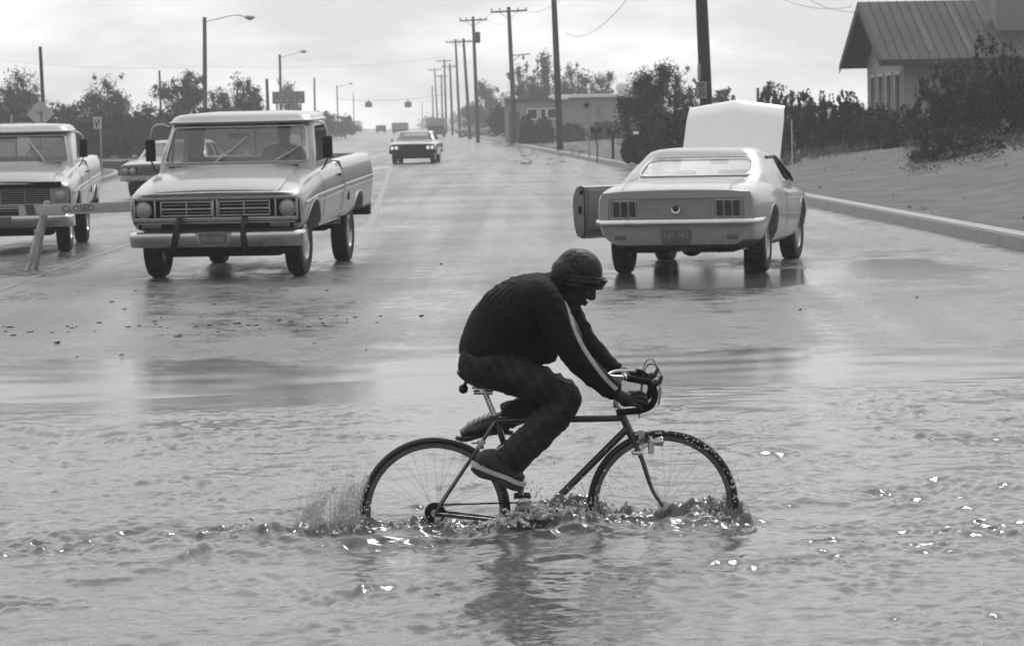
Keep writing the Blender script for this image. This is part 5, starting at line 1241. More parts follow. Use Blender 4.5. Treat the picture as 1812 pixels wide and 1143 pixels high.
def shrub(loc, h, wd, label, seed, m='leafd', leaf=.06, dens=2.6, dep=None, group=None, cat='shrub', ragged=.12, name='shrub'):
    rg = np.random.default_rng(seed); rn = random.Random(seed); T = empty(name, loc, label, cat, group); dep = dep or wd*.7
    mb = MB(); cl = []
    for k in range(9):
        a = rn.uniform(0, 6.283); e = Vector((math.cos(a)*wd*.3*rn.random(), math.sin(a)*dep*.3, h*rn.uniform(.5, .85))); mb.tube([(e.x*.2, e.y*.2, -.1), (e.x*.6, e.y*.6, e.z*.5), e], [.05, .035, .012], 5)
    for k in range(76):
        u = rn.uniform(-1, 1); v_ = rn.uniform(-1, 1); hh = h*(1-.35*u**4-.1*u*u+.16*noise.noise(Vector((u*2.2, seed, 0))))*(1-.25*v_*v_)
        cl.append((u*wd*.46, v_*dep*.44, rn.uniform(.10, .86)*hh, wd*.10, dep*.13, h*.12))
    for k in range(44):
        u = rn.uniform(-1, 1); v_ = rn.uniform(-1, 1); hh = h*(1-.35*u**4-.1*u*u+.16*noise.noise(Vector((u*2.2, seed, 0))))*(1-.25*v_*v_)
        cl.append((u*wd*.5, v_*dep*.48, hh*rn.uniform(.80, .96+ragged*.6), wd*.045, dep*.07, h*.055))
    for k in range(30):                              # single shoots sticking out of the outline
        u = rn.uniform(-1, 1); hh = h*(1-.35*u**4-.1*u*u+.16*noise.noise(Vector((u*2.2, seed, 0))))
        for q in range(4): cl.append((u*wd*.5+q*.01, rn.uniform(-.3, .3)*dep, hh*(.92+ragged*.42*q), wd*.008, .02, h*.03))
    mb.build('stems', 'bark', T); leafmesh('foliage', cl, int(30*dens), leaf, rg, m, T); return T
def pxtree(px, top, base, wpx, Y, label, seed, fn=tree, **k):
    g = onground(px, Y); s = FPX/Y; t = at(px, top, Y); bz_ = at(px, base, Y).z
    g.z = min(g.z, bz_) if base else g.z
    return fn(Vector((g.x, Y, g.z)), t.z-g.z, wpx/s, label, seed, **k)
LG = 'trees along the far side of the left lot'
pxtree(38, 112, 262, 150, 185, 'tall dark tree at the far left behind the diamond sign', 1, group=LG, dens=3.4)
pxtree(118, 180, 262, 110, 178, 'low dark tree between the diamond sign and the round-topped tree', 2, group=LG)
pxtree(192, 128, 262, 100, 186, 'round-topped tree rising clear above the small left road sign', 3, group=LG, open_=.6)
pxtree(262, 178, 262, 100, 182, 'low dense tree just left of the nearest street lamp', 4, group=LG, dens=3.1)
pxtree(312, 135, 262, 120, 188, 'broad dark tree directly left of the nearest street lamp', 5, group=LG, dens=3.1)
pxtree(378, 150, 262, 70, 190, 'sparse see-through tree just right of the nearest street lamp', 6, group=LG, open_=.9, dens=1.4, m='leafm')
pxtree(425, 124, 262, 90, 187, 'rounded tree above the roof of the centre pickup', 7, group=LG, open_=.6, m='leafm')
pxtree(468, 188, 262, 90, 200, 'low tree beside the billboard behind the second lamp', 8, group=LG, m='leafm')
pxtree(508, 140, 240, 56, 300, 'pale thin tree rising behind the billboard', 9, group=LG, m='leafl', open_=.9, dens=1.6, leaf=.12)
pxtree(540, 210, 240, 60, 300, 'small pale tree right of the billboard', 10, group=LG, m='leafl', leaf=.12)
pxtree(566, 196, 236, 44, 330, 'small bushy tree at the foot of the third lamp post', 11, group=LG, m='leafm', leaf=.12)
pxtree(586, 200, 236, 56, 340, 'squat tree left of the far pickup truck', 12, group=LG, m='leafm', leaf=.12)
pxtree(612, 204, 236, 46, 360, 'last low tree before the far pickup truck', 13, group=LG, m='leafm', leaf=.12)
HG = 'dark bushes edging the left lot'
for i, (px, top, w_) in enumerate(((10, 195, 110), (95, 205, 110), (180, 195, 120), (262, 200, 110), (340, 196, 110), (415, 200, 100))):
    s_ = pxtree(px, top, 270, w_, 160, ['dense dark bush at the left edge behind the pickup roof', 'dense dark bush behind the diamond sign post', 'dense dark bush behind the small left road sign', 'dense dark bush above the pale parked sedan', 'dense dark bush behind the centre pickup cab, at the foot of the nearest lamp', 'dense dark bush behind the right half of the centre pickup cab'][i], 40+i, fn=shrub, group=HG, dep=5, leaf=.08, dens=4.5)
RG = 'trees behind the long flat-roofed building'
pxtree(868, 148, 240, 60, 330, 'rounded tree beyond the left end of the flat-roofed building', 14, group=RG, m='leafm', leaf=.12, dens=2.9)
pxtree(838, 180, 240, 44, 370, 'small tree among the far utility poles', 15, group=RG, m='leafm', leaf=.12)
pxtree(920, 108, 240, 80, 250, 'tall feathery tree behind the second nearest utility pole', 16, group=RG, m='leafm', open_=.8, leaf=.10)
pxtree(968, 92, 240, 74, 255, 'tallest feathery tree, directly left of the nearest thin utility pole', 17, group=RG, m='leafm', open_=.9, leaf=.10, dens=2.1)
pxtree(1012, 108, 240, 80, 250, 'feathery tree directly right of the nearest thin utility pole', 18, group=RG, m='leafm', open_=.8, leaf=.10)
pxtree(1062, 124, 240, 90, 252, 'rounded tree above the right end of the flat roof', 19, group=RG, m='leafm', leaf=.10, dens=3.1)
pxtree(900, 170, 240, 70, 240, 'low dark tree at the left end of the flat-roofed building', 20, group=RG, leaf=.10)
# nearer shrubs right of the mail boxes
pxtree(1145, 112, 276, 118, 108, 'dark broad juniper-like tree right of the mailboxes', 21, dens=5.7, leaf=.05, open_=.2, bole=.08)
pxtree(1200, 112, 262, 84, 118, 'wispy paler tree between the dark juniper and the thick pole', 22, m='leafm', open_=.9, dens=2.3, leaf=.055)
pxtree(1195, 186, 288, 130, 92, 'low spreading bush left of the raised hood', 23, fn=shrub, dens=5.7, leaf=.042, dep=4)
pxtree(1128, 238, 284, 56, 98, 'small dark weedy bush beneath the white mailbox', 24, fn=shrub, dens=3.6, leaf=.042, dep=1.5)
pxtree(1280, 168, 250, 60, 150, 'far pale bush showing above the raised hood', 25, fn=shrub, m='leafm', dep=3, leaf=.12)
HR = 'hedge bushes in front of the gabled house'
for i, (px, top, base, w_, Y, m_, lb) in enumerate((
    (1368, 158, 290, 60, 100, 'leafm', 'ragged bush just behind the right edge of the raised hood'),
    (1425, 168, 292, 90, 96, 'leafd', 'dark hedge bush right of the raised hood'),
    (1490, 172, 292, 90, 94, 'leafd', 'dark hedge bush at the left corner of the gabled house'),
    (1550, 196, 292, 90, 84, 'leafm', 'weedy bush below the windows of the gabled house'),
    (1615, 200, 296, 110, 80, 'leafd', 'bush under the near corner of the gabled house'),
    (1680, 125, 300, 130, 76, 'leafd', 'big dark bush hiding the long wall of the gabled house'),
    (1760, 92, 305, 140, 74, 'leafd', 'tallest dark bush at the right edge under the roof'),
    (1845, 110, 305, 110, 74, 'leafd', 'dark bush cut off by the right edge'),
    (1700, 232, 312, 150, 67, 'leafm', 'low straggling bush on top of the grass bank'))):
    pxtree(px, top, base, w_, Y, lb, 60+i, fn=shrub, m=m_, dens=6.0, leaf=.045, dep=2.6, group=HR)
# weeds along the bank: uncountable
rg = np.random.default_rng(5); cl = []
for k in range(520):
    px = rg.uniform(1385, 1830); Y = rg.uniform(62, 90) if px > 1600 else rg.uniform(80, 98); g = onground(px, Y)
    cl.append((g.x, g.y, g.z+.10, .25, .3, rg.uniform(.1, .35)))
for k in range(60):
    px = rg.uniform(900, 1110); Y = rg.uniform(110, 190); g = onground(px, Y); cl.append((g.x, g.y, g.z+.04, .5, .5, .08))
for k in range(70):
    Y = rg.uniform(32, 84); x = xk(Y)+rg.uniform(.5, 9); cl.append((x, Y, zt(x, Y)+.02, .14, .14, .05))
wd_ = leafmesh('weeds', cl, 34, .028, rg, 'leafl', None); tag(wd_, 'weeds and grass tufts on the bank', 'grass', kind='stuff')
rg = np.random.default_rng(15); cl = []                         # far-off tree line seen as one mass
for k in range(420):
    Y = rg.uniform(640, 900); x = rg.uniform(-170, 175); 
    if abs(x-(-.034*Y-4)) < 9: continue
    cl.append((x, Y, 1.6+rg.uniform(.3, 2.8), 3.5, 4, rg.uniform(.8, 2.4)))
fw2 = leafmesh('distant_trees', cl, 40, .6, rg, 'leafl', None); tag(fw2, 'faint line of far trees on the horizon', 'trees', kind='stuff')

# ------------------------------------------------------------------ poles, lamps, wires
UG = 'wooden utility poles along the right side of the road'
def upole(tx, ty, bx, by, Y, label, arms=((.6, 2.4),), r=.15, xf=None, top=None, group=UG, ext=0, armpx=None):
    g = at(bx, by, Y); t = at(tx, ty, Y); g = Vector((g.x, Y, min(g.z, zt(g.x, Y)))); t.y = Y
    if ext: t = g+(t-g)*(1+ext/(t-g).length)
    T = empty('utility_pole', g, label, 'utility pole', group); d = t-g
    mb = MB(); mb.tube([Vector((0, 0, -.3)), d*.5, d], [r*1.12, r, r*.78], 12); mb.build('pole', 'wood', T)
    for dn, w_ in arms:
        c = d-d.normalized()*dn; mb = MB(); mb.bbox(c+Vector((0, -.12, 0)), (w_, .10, .12), .01, Matrix.Rotation(R(-1.6), 3, 'Y'))
        mb.tube([c+Vector((-w_*.28, -.12, 0)), c+Vector((0, -.1, -.55)), c+Vector((w_*.28, -.12, 0))], .02, 4); ca = mb.build('crossarm', 'wood', T)
        for k in (-.47, -.25, .25, .47):
            mb = MB(); mb.tube([c+Vector((k*w_, -.12, .05)), c+Vector((k*w_, -.12, .16)), c+Vector((k*w_, -.12, .24))], [.025, .05, .03], 8); mb.build('insulator', 'under', ca)
    if xf:
        c = d-d.normalized()*xf; mb = MB(); mb.tube([c+Vector((.30, 0, .45)), c+Vector((.30, 0, .40)), c+Vector((.30, 0, -.40)), c+Vector((.30, 0, -.45))], [.10, .23, .23, .15], 14); mb.box(c+Vector((.12, 0, .1)), (.2, .08, .08)); mb.build('transformer', 'under', T)
    return T, g, d
PL = []
PL.append(upole(1241, -6, 1254, 208, 77, 'thick dark pole behind the raised hood, top out of frame', arms=(), r=.155, ext=3.5))
PL.append(upole(980, -4, 992, 272, 150, 'tall utility pole running out of the top of the frame, left of the mailboxes', arms=(), r=.155, ext=2))
PL.append(upole(900, 13, 912, 262, 205, 'utility pole with the widest crossarm', arms=((.3, 2.5),), r=.16, xf=None))
PL.append(upole(837, 30, 846, 249, 245, 'utility pole with a crossarm and a dark transformer can', arms=((.3, 2.25),), r=.15, xf=1.7))
PL.append(upole(820, 69, 832, 246, 290, 'leaning utility pole directly left of the transformer pole, crossarm touching its neighbour', arms=((.3, 2.2),), r=.15))
PL.append(upole(806, 70, 814, 240, 330, 'thin utility pole with a wide crossarm left of the leaning one', arms=((.3, 2.2),), r=.14))
PL.append(upole(796, 113, 801, 236, 380, 'short far utility pole right of the tall far one', arms=((.4, 2.1),), r=.15))
PL.append(upole(786, 105, 790, 232, 430, 'far utility pole with crossarm, fourth from the left of the row', arms=((.3, 2.1),), r=.15))
PL.append(upole(781, 132, 783, 230, 470, 'far stubby utility pole, third from the left of the row', arms=((.3, 1.8),), r=.14))
PL.append(upole(769, 121, 775, 228, 510, 'far utility pole second from the left of the row', arms=((.3, 2.3),), r=.14))
PL.append(upole(765, 153, 767, 226, 560, 'farthest utility pole at the left end of the row', arms=(), r=.14))
# small arm with a hanging lamp on the pole at 912
mb = MB(); T_, g_, d_ = PL[2]; c = at(905, 99, 205)-g_; e_ = at(938, 96, 205)-g_; mb.tube([c, e_], .04, 6); mb.tube([at(908, 108, 205)-g_, at(920, 99, 205)-g_], .03, 5); arm_ = mb.build('lamp_arm', 'wood', T_)
mb = MB(); q = at(926, 103, 205)-g_; mb.tube([q+Vector((0, 0, .2)), q, q-Vector((0, 0, .12))], [.03, .09, .05], 8); mb.build('lamp', 'under', arm_)
# sign and box on the thick pole
T_, g_, d_ = PL[0]; c = at(1241, 160, 76.8)-g_
mb = MB(); mb.bbox(c, (.29, .02, .44), .004); sg = mb.build('sign_plate', 'signw', T_)
sg.data.materials[0] = M['signg']
mb = MB()
for k, w_ in enumerate((.20, .16)): mb.box(c+Vector((0, -.013, .16-.06*k)), (w_, .003, .03))
mb.tube([c+Vector((-.07, -.013, .02)), c+Vector((-.02, -.013, .03)), c+Vector((-.03, -.013, -.06)), c+Vector((-.02, -.013, -.14)), c+Vector((-.08, -.013, -.15))], .012, 4)
mb.tube([c+Vector((.08, -.013, .03)), c+Vector((.02, -.013, .02)), c+Vector((.02, -.013, -.05)), c+Vector((.07, -.013, -.07)), c+Vector((.06, -.013, -.15)), c+Vector((.02, -.013, -.15))], .012, 4)
mb.build('sign_marks', 'under', sg)
mb = MB(); mb.bbox(at(1237, 128, 76.9)-g_, (.08, .08, .42), .01); mb.build('conduit', 'galv', T_)
SG = 'street lamps along the left side'
def slamp(tx, ty, bx, Y, label, lx=None, ly=None, r=.13, group=SG):
    g = onground(bx, Y); t = at(tx, ty, Y); t.y = Y; T = empty('street_lamp', g, label, 'street lamp', group); d = t-g
    mb = MB(); mb.tube([Vector((0, 0, -.2)), d*.5, d], [r*1.15, r, r*.85], 12); mb.build('pole', 'wood', T)
    if lx:
        e = at(lx, ly, Y)-g; e.y = 0; s_ = d-Vector((0, 0, .28)); L_ = (e-s_).length
        mb = MB(); mb.tube(bez([s_, s_+Vector((L_*.33, 0, .2)), s_+Vector((L_*.66, 0, .36)), e-Vector((.3, 0, 0))], 5), .032, 6); a_ = mb.build('arm', 'galv', T)
        mb = MB(); mb.tube([e-Vector((.45, 0, 0)), e-Vector((.3, 0, 0)), e, e+Vector((.18, 0, 0))], [.05, .12, .12, .04], 10, ry=[.05, .17, .17, .05]); lh = mb.build('lamp_head', 'galv', T)
        mb = MB(); mb.ell(e+Vector((-.12, 0, -.09)), (.16, .13, .09)); mb.build('lens', 'under', lh)
    return T
slamp(362, 31, 362, 178, 'nearest street lamp, its dark pole rising behind the centre pickup cab', 446, 31)
slamp(495, 97, 498, 262, 'second street lamp, in front of the billboard', 540, 91, r=.12)
slamp(556, 138, 558, 380, 'third street lamp pole, bare, right of the billboard', None, r=.13)
slamp(596, 152, 599, 460, 'fourth street lamp, faint, above the squat trees', 622, 148, r=.11)
slamp(625, 165, 627, 560, 'faintest street lamp pole above the far pickup truck', None, r=.09)
slamp(71, 83, 80, 140, 'leaning bare pole at the left among the dark trees', None, r=.09, group='bare poles')
slamp(282, 125, 286, 230, 'short thin pole sticking out of the trees left of the nearest lamp', None, r=.09, group='bare poles')
slamp(472, 140, 476, 240, 'short pole at the left end of the billboard', None, r=.14, group='bare poles')
slamp(1341, 156, 1342, 160, 'short stub of a pole above the right corner of the raised hood', None, r=.09, group='bare poles')
slamp(747, 180, 747, 560, 'thin faint pole between the signals and the utility poles', None, r=.07, group='bare poles')
for o in bpy.data.objects:
    if o.get('group') == 'bare poles': o['category'] = 'pole'; o.name = 'bare_pole'
def wire(pts, label, sag=.5, r=.012, group='overhead wires'):
    mb = MB(); a, b = Vector(pts[0]), Vector(pts[1]); P = [a*(1-t)+b*t-Vector((0, 0, sag*4*t*(1-t))) for t in np.linspace(0, 1, 17)]; mb.tube(P, r, 5)
    o = mb.build('overhead_wire', 'wire', None, org=a, loc=a); return tag(o, label, 'wire', group)
def topof(k, dx=0, dn=.2): T_, g_, d_ = PL[k]; return g_+d_-d_.normalized()*dn+Vector((dx, 0, 0))
wire((at(1000, 58, 150), at(1125, -20, 77)), 'wire climbing from the tall utility pole to the top edge', .6, .008)
wire((topof(2, 1.1), at(1010, -15, 100)), 'wire running from the widest crossarm up and right', .4, .008)
wire((topof(3, -1), topof(2, -1.1)), 'wire between the left ends of the two big crossarms', .7, .008)
wire((topof(3, 1), topof(2, 1.1)), 'wire between the right ends of the two big crossarms', .7, .008)
wire((at(-20, 105, 190), at(362, 118, 200)), 'faint wire crossing the sky left of the nearest lamp', .3, .006)
wire((at(362, 118, 200), at(790, 100, 330)), 'faint wire crossing the sky from the nearest lamp to the utility poles', .5, .007)
wire((at(1420, -8, 90), at(1520, 22, 84)), 'service wire coming down to the peak of the gabled house', .15, .007)
wire((at(1370, -8, 90), at(1508, 12, 84)), 'second service wire above the gabled house peak', .2, .007)
# traffic signals on a span wire
spw = wire((at(600, 176, 430), at(782, 168, 430)), 'span wire carrying the two traffic signals', .45, .02, group=None)
for px, lb in ((652, 'left traffic signal hanging over the far road'), (722, 'right traffic signal hanging over the far road')):
    g = at(px, 185, 430); T = empty('traffic_signal', g, lb, 'traffic signal', 'traffic signals on the span wire')
    mb = MB(); mb.bbox((0, 0, 0), (.42, .42, .92), .05); mb.bbox((-.36, 0, -.05), (.28, .38, .7), .05); mb.bbox((.36, 0, -.05), (.28, .38, .7), .05); mb.cyl((0, 0, .4), (0, 0, .8), .04, 6); mb.build('housing', 'under', T)
    for k in range(3): mb = MB(); mb.cyl((0, -.2, .28-.28*k), (0, -.30, .28-.28*k), .12, 12); mb.build('signal_lens', 'tail', T)

# ------------------------------------------------------------------ signs, mailboxes, barricade
def post(name, px, by, Y, h, label, cat, r=.03, m='galv', group=None):
    g = ghit(px, by) if Y is None else onground(px, Y); T = empty(name, g, label, cat, group); mb = MB(); mb.tube([(0, 0, -.2), (0, 0, h)], r, 8); mb.build('post', m, T); return T, g
# diamond sign
Y = 112; c = at(72, 202, Y); T, g = post('diamond_sign', 74, 0, Y, c.z-zt(c.x, Y)+.2, 'grey diamond-shaped warning sign behind the left pickup truck', 'road sign'); cl_ = c-g; cl_.y = 0
mb = MB(); mb.prism(rpoly([(cl_.x-.53, cl_.z), (cl_.x, cl_.z-.53), (cl_.x+.53, cl_.z), (cl_.x, cl_.z+.53)], .06), -.06, -.045, 'y'); sp = mb.build('sign_plate', 'signl', T)
mb = MB(); mb.tube([(cl_.x+.03, -.065, cl_.z-.32), (cl_.x+.03, -.065, cl_.z+.12)], .022, 4); mb.tube([(cl_.x+.03, -.065, cl_.z-.05), (cl_.x-.12, -.065, cl_.z+.08)], .018, 4); mb.build('symbol', 'darkconc', sp)
# small rectangular sign by the island
c = at(173, 218, 96); T, g = post('road_sign', 178, 0, 96, c.z-zr(96)+.1, 'small white rectangular road sign with a curved dark arrow on a thin post', 'road sign', .028); cl_ = c-g; cl_.y = 0
g2 = at(178, 312, 96)
mb = MB(); mb.bbox((cl_.x, -.045, cl_.z), (.26, .012, .38), .003); sp = mb.build('sign_plate', 'signw', T)
mb = MB(); mb.tube(bez([(cl_.x-.03, -.055, cl_.z-.15), (cl_.x-.03, -.055, cl_.z-.05), (cl_.x+.04, -.055, cl_.z+.03), (cl_.x+.04, -.055, cl_.z+.15)], 4), .02, 4); mb.tube([(cl_.x-.06, -.055, cl_.z+.13), (cl_.x-.06, -.055, cl_.z-.02)], .014, 4); mb.build('symbol', 'under', sp)
# round sign beside the mailboxes
Y = 121; c = at(1038, 187, Y); T, g = post('round_sign', 1042, 0, Y, c.z-zt(c.x, Y), 'pale round-topped sign with a dark spot on a thin post left of the mailboxes', 'road sign', .03); cl_ = c-g; cl_.y = 0
mb = MB(); mb.cyl((cl_.x, -.05, cl_.z), (cl_.x, -.065, cl_.z), .19, 24); sp = mb.build('sign_plate', 'signw', T); sp.data.materials[0] = M['signg']; mb = MB(); mb.cyl((cl_.x, -.067, cl_.z), (cl_.x, -.07, cl_.z), .09, 18); mb.build('symbol', 'under', sp)
mb = MB(); mb.bbox((.0, -.05, cl_.z-.36), (.16, .014, .22), .01); mb.build('lower_plate', 'galv', T)
def mailbox(px, top, Y, wpx, label, pr, m='under', crook=0, face=0):
    c = at(px, top, Y); g = onground(px, Y); T = empty('mailbox', g, label, 'mailbox', 'roadside mailboxes'); h = c.z-g.z
    mb = MB(); mb.tube(bez([(0, 0, -.2), (crook*.4, 0, h*.3), (-crook*.2, 0, h*.7), (0, 0, h)], 4), pr, 8); mb.build('post', 'wood', T)
    wd = wpx*Y/FPX; mb = MB(); pr_ = [(-.09, 0), (.09, 0)]+[(.09*math.cos(R(a)), .10+.09*math.sin(R(a))) for a in range(0, 181, 20)]
    mb.prism([(a, b+h-.18) for a, b in pr_], -wd/2, wd/2, 'x'); b_ = mb.build('box', m, T)
    mb = MB(); mb.box((0, -.095, h-.05), (.03, .01, .12)); mb.build('flag', 'galv', b_)
    mb = MB(); mb.box((0, 0, h-.19), (wd*.9, .16, .02)); mb.build('shelf', 'wood', T); return T
mailbox(1055, 226, 115, 19, 'dark mailbox on a thin crooked post', .028, crook=.08)
mailbox(1084, 229, 112, 21, 'dark mailbox on a thick straight post', .055)
mailbox(1130, 234, 106, 17, 'white mailbox poking out of the bush', .04, m='white')
T, g = post('marker_stake', 1400, 0, 66, 1.05, 'thin pale stake standing in front of the hedge right of the raised hood', 'stake', .012, 'signw')
T.location = at(1402, 297, 66); T.children[0].data.name = 'stake'
# barricade
Y = 35.9; b0 = at(37, 370, Y); b1 = at(232, 368, Y); g0 = at(45, 478, Y)
gz = zr(Y); T = empty('road_barricade', (b0.x+.3, Y, gz), 'wooden sawhorse barricade with a CLOSED board between the two pickup trucks', 'barricade')
tz = at(120, 369, Y).z-gz; Lb = b1.x+.36-b0.x
rot = Matrix.Rotation(R(-1.1), 3, 'Y')
mb = MB(); ctr = Vector((Lb/2-.3, -.16, tz)); mb.bbox(ctr, (Lb, .025, .125), .003, rot); bd = mb.build('board', 'board', T)
mb = MB(); mb.text('CLOSED', .105, Matrix.Translation(ctr+Vector((at(142, 370, Y).x-(b0.x+.3)-ctr.x, -.0145, .0))) @ Matrix.Rotation(R(-1.1), 4, 'Y') @ Matrix.Rotation(R(90), 4, 'X') @ Matrix.Diagonal((1, 1.0, 1, 1)), .003)
lt = mb.build('lettering', 'black', bd, smooth=False)
mb = MB()
for xa, w_ in ((-.20, .11), (Lb-.42, .12)): mb.prism([(xa, tz-.065+(.0)), (xa+w_, tz-.065), (xa+w_-.03, tz+.06), (xa-.03, tz+.06)], -.176, -.1735, 'y')
mb.build('dark_stripe', 'darkconc', bd)
for lx0 in (0.0, Lb-.34):
    dxx = -.20 if lx0 == 0 else 0
    for s in (-1, 1):
        mb = MB(); mb.tube([(lx0+dxx, s*.30, -.0), (lx0+.02, s*.03-.02, tz+.09)], .034, 4, ry=[.022, .022]); mb.build('leg', 'boardw', T)
    mb = MB(); mb.bbox((lx0+dxx*.45+.02, -.17, tz*.62), (.10, .03, .09), .004); mb.build('brace', 'boardw', T); mb = MB(); mb.bbox((lx0+dxx*.8+.02, -.26, tz*.22), (.13, .03, .10), .004); mb.build('brace', 'boardw', T)
mb = MB(); P = [(lx0-.3, -.2, .02)]; 

# ------------------------------------------------------------------ buildings
# long low flat-roofed building
Y0 = 205.0; L0 = at(893, 200, Y0).x; R0_ = at(1175, 200, Y0).x; gz = zt((L0+R0_)/2, Y0)-.1
HB_ = at(1000, 168, Y0).z-gz
T = empty('flat_roofed_building', (L0, Y0, gz), 'long low flat-roofed building with a pale roof edge behind the mailboxes', 'building'); W_ = R0_-L0
wl = MB(); wl.box((W_/2, 4, HB_/2-.15), (W_, 8, HB_-.3)); cuts = []
wins = [(at(938, 0, Y0).x-L0, .62), (at(957, 0, Y0).x-L0, .30), (at(973, 0, Y0).x-L0, .58)]
zc_ = at(950, 202, Y0).z-gz
for x, w_ in wins: c = MB(); c.box((x, 0, zc_), (w_, .5, .62)); cuts.append(c.mesh())
c = MB(); c.box((at(902, 0, Y0).x-L0+.15, 0, 1.0), (.75, .6, 2.0)); cuts.append(c.mesh())
link('wall', boolean(wl.mesh(), cuts), 'wall', T)
for x, w_ in wins:
    mb = MB(); mb.box((x, .22, zc_), (w_, .02, .6)); f = mb.build('window', 'wind', T)
    mb = MB(); [mb.box((x+sx*(w_/2+.04), -.02, zc_), (.08, .06, .78)) for sx in (-1, 1)]; mb.box((x, -.02, zc_+.35), (w_, .06, .08)); mb.box((x, -.03, zc_-.35), (w_, .08, .08)); mb.build('frame', 'white', f)
mb = MB(); xs0 = at(975, 0, Y0).x-L0; mb.bbox(((W_+xs0)/2, 3.7, HB_-.12), (W_-xs0+.4, 8.6, .24), .03); mb.bbox((xs0+.5, -.55, HB_-.25), (1.1, .5, .18), .03); mb.build('roof', 'white', T)
mb = MB(); mb.bbox((xs0/2, 3.9, HB_-.28), (xs0, 8.4, .16), .02); mb.build('roof', 'roofd', T)
mb = MB(); mb.bbox((-.1, .0, HB_-.35), (.25, .5, .8), .02); mb.build('corner_pier', 'white', T)
mb = MB(); mb.box((at(1085, 0, Y0).x-L0-1.2, -.01, 1.15), (2.6, .03, .05)); mb.box((at(1055, 0, Y0).x-L0, -.03, zc_), (.34, .06, .8)); mb.build('wall_box', 'walld', T)
mb = MB(); mb.ell((at(1100, 0, Y0).x-L0, 1, HB_+.35), (.5, .5, .45)); mb.ell((at(1112, 0, Y0).x-L0, 1.5, HB_+.25), (.45, .4, .35)); mb.build('roof_vent', 'signw', T)
FG = 'clipped bushes in front of the flat-roofed building'
for i, (px, tp, w_) in enumerate(((932, 208, 26), (962, 212, 34), (1010, 222, 50), (1070, 218, 60))):
    pxtree(px, tp, 250, w_, 196, ['clipped round bush at the left of the flat-roofed building wall', 'clipped bush beneath the small windows', 'low bush beneath the pale roof edge', 'wide low bush behind the mailboxes'][i], 80+i, fn=shrub, dep=1.5, leaf=.09, group=FG)
# gabled house at the right
hx, hy = at(1598, 110, 86).x, 86.0; gz = zt(hx, hy)-.3
ez = at(1570, 107, 86).z-gz; pz = at(1520, 5, 90).z-gz; dp = 7.5
T = empty('gabled_house', (hx, hy, gz), 'gabled house with a dark seamed metal roof at the upper right', 'house', rz=R(1.0)); HL = 11.0
ov = .75; eo = .75
wz = ez+.12
gm = MB(); gm.add([(0, 0, 0), (0, dp, 0), (0, dp, wz), (0, dp/2, pz-.35), (0, 0, wz), (HL, 0, 0), (HL, dp, 0), (HL, dp, wz), (HL, dp/2, pz-.35), (HL, 0, wz)], [(0, 1, 2, 3, 4), (9, 8, 7, 6, 5), (0, 4, 9, 5), (1, 6, 7, 2), (4, 3, 8, 9), (3, 2, 7, 8), (0, 5, 6, 1)])
cuts = []
wy = (.85, 2.6, 4.35, 6.1); wzc = (at(1560, 172, 87).z-gz)
for y in wy: c = MB(); c.box((0, y, wzc-.1), (.5, 1.05, 1.5)); cuts.append(c.mesh())
link('wall', boolean(gm.mesh(), cuts), 'walld' if False else 'wall', T)
for y in wy:
    mb = MB(); mb.box((.18, y, wzc-.1), (.02, 1.05, 1.5)); f = mb.build('window', 'wind', T)
    mb = MB(); [mb.box((-.02, y+s*.56, wzc-.1), (.06, .09, 1.6)) for s in (-1, 1)]; mb.box((-.02, y, wzc+.68), (.06, 1.2, .09)); mb.box((-.02, y, wzc-.88), (.08, 1.2, .07)); mb.box((.1, y, wzc-.05), (.04, 1.0, .05)); mb.build('frame', 'board', f)
sl = (pz-ez)/(dp/2+eo)
for s in (1, -1):
    y_e = -eo if s > 0 else dp+eo
    mb = MB(); P0 = [(-ov, y_e, ez), (HL+ov, y_e, ez), (HL+ov, dp/2, pz), (-ov, dp/2, pz)]
    th = Vector((0, 0, .09)); P = [Vector(p) for p in P0]; mb.loft([[p-th for p in P], P]); rf = mb.build('roof', 'roof', T)
    if s > 0:
        mb = MB()
        for k in range(44):
            x = -ov+.28*k+.02
            if x < HL+ov: a = Vector((x, y_e, ez)); b = Vector((x, dp/2, pz)); mb.tube([a+Vector((0, 0, .012)), b+Vector((0, 0, .012))], .012, 4)
        mb.build('roof_seams', 'roof', rf)
        rr = random.Random(4)
        for k in range(6):
            x = .9+k*1.05; a = Vector((x+rr.uniform(-.2, .2), y_e+.5, ez+.5*sl+.006)); b = Vector((x-.1, dp/2-.3, pz-.3*sl+.006)); dx = Vector((.05+.05*rr.random(), 0, 0)); mb.loft([[a-dx, a+dx, a+dx+Vector((0, 0, .004)), a-dx+Vector((0, 0, .004))], [b-dx*.6, b+dx*.6, b+dx*.6+Vector((0, 0, .004)), b-dx*.6+Vector((0, 0, .004))]])
        mb.build('roof_rust_streaks', 'roofd', rf)
mb = MB(); mb.prism([(-eo-.02, ez-.22), (-eo-.02, ez+.02), (dp/2, pz+.02), (dp+eo+.02, ez+.02), (dp+eo+.02, ez-.22), (dp/2, pz-.26)], -ov-.03, -ov-.005, 'x'); mb.build('bargeboard', 'roofd', T)
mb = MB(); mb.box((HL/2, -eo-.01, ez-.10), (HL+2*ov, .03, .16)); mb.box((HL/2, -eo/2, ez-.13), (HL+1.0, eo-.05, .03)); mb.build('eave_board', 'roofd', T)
cx = at(1803, 40, 84.5).x-hx; mb = MB(); mb.bbox((cx+.45, dp/2-2.0, pz-.9), (1.2, 1.0, 3.2), .02); mb.build('chimney', 'walld', T)
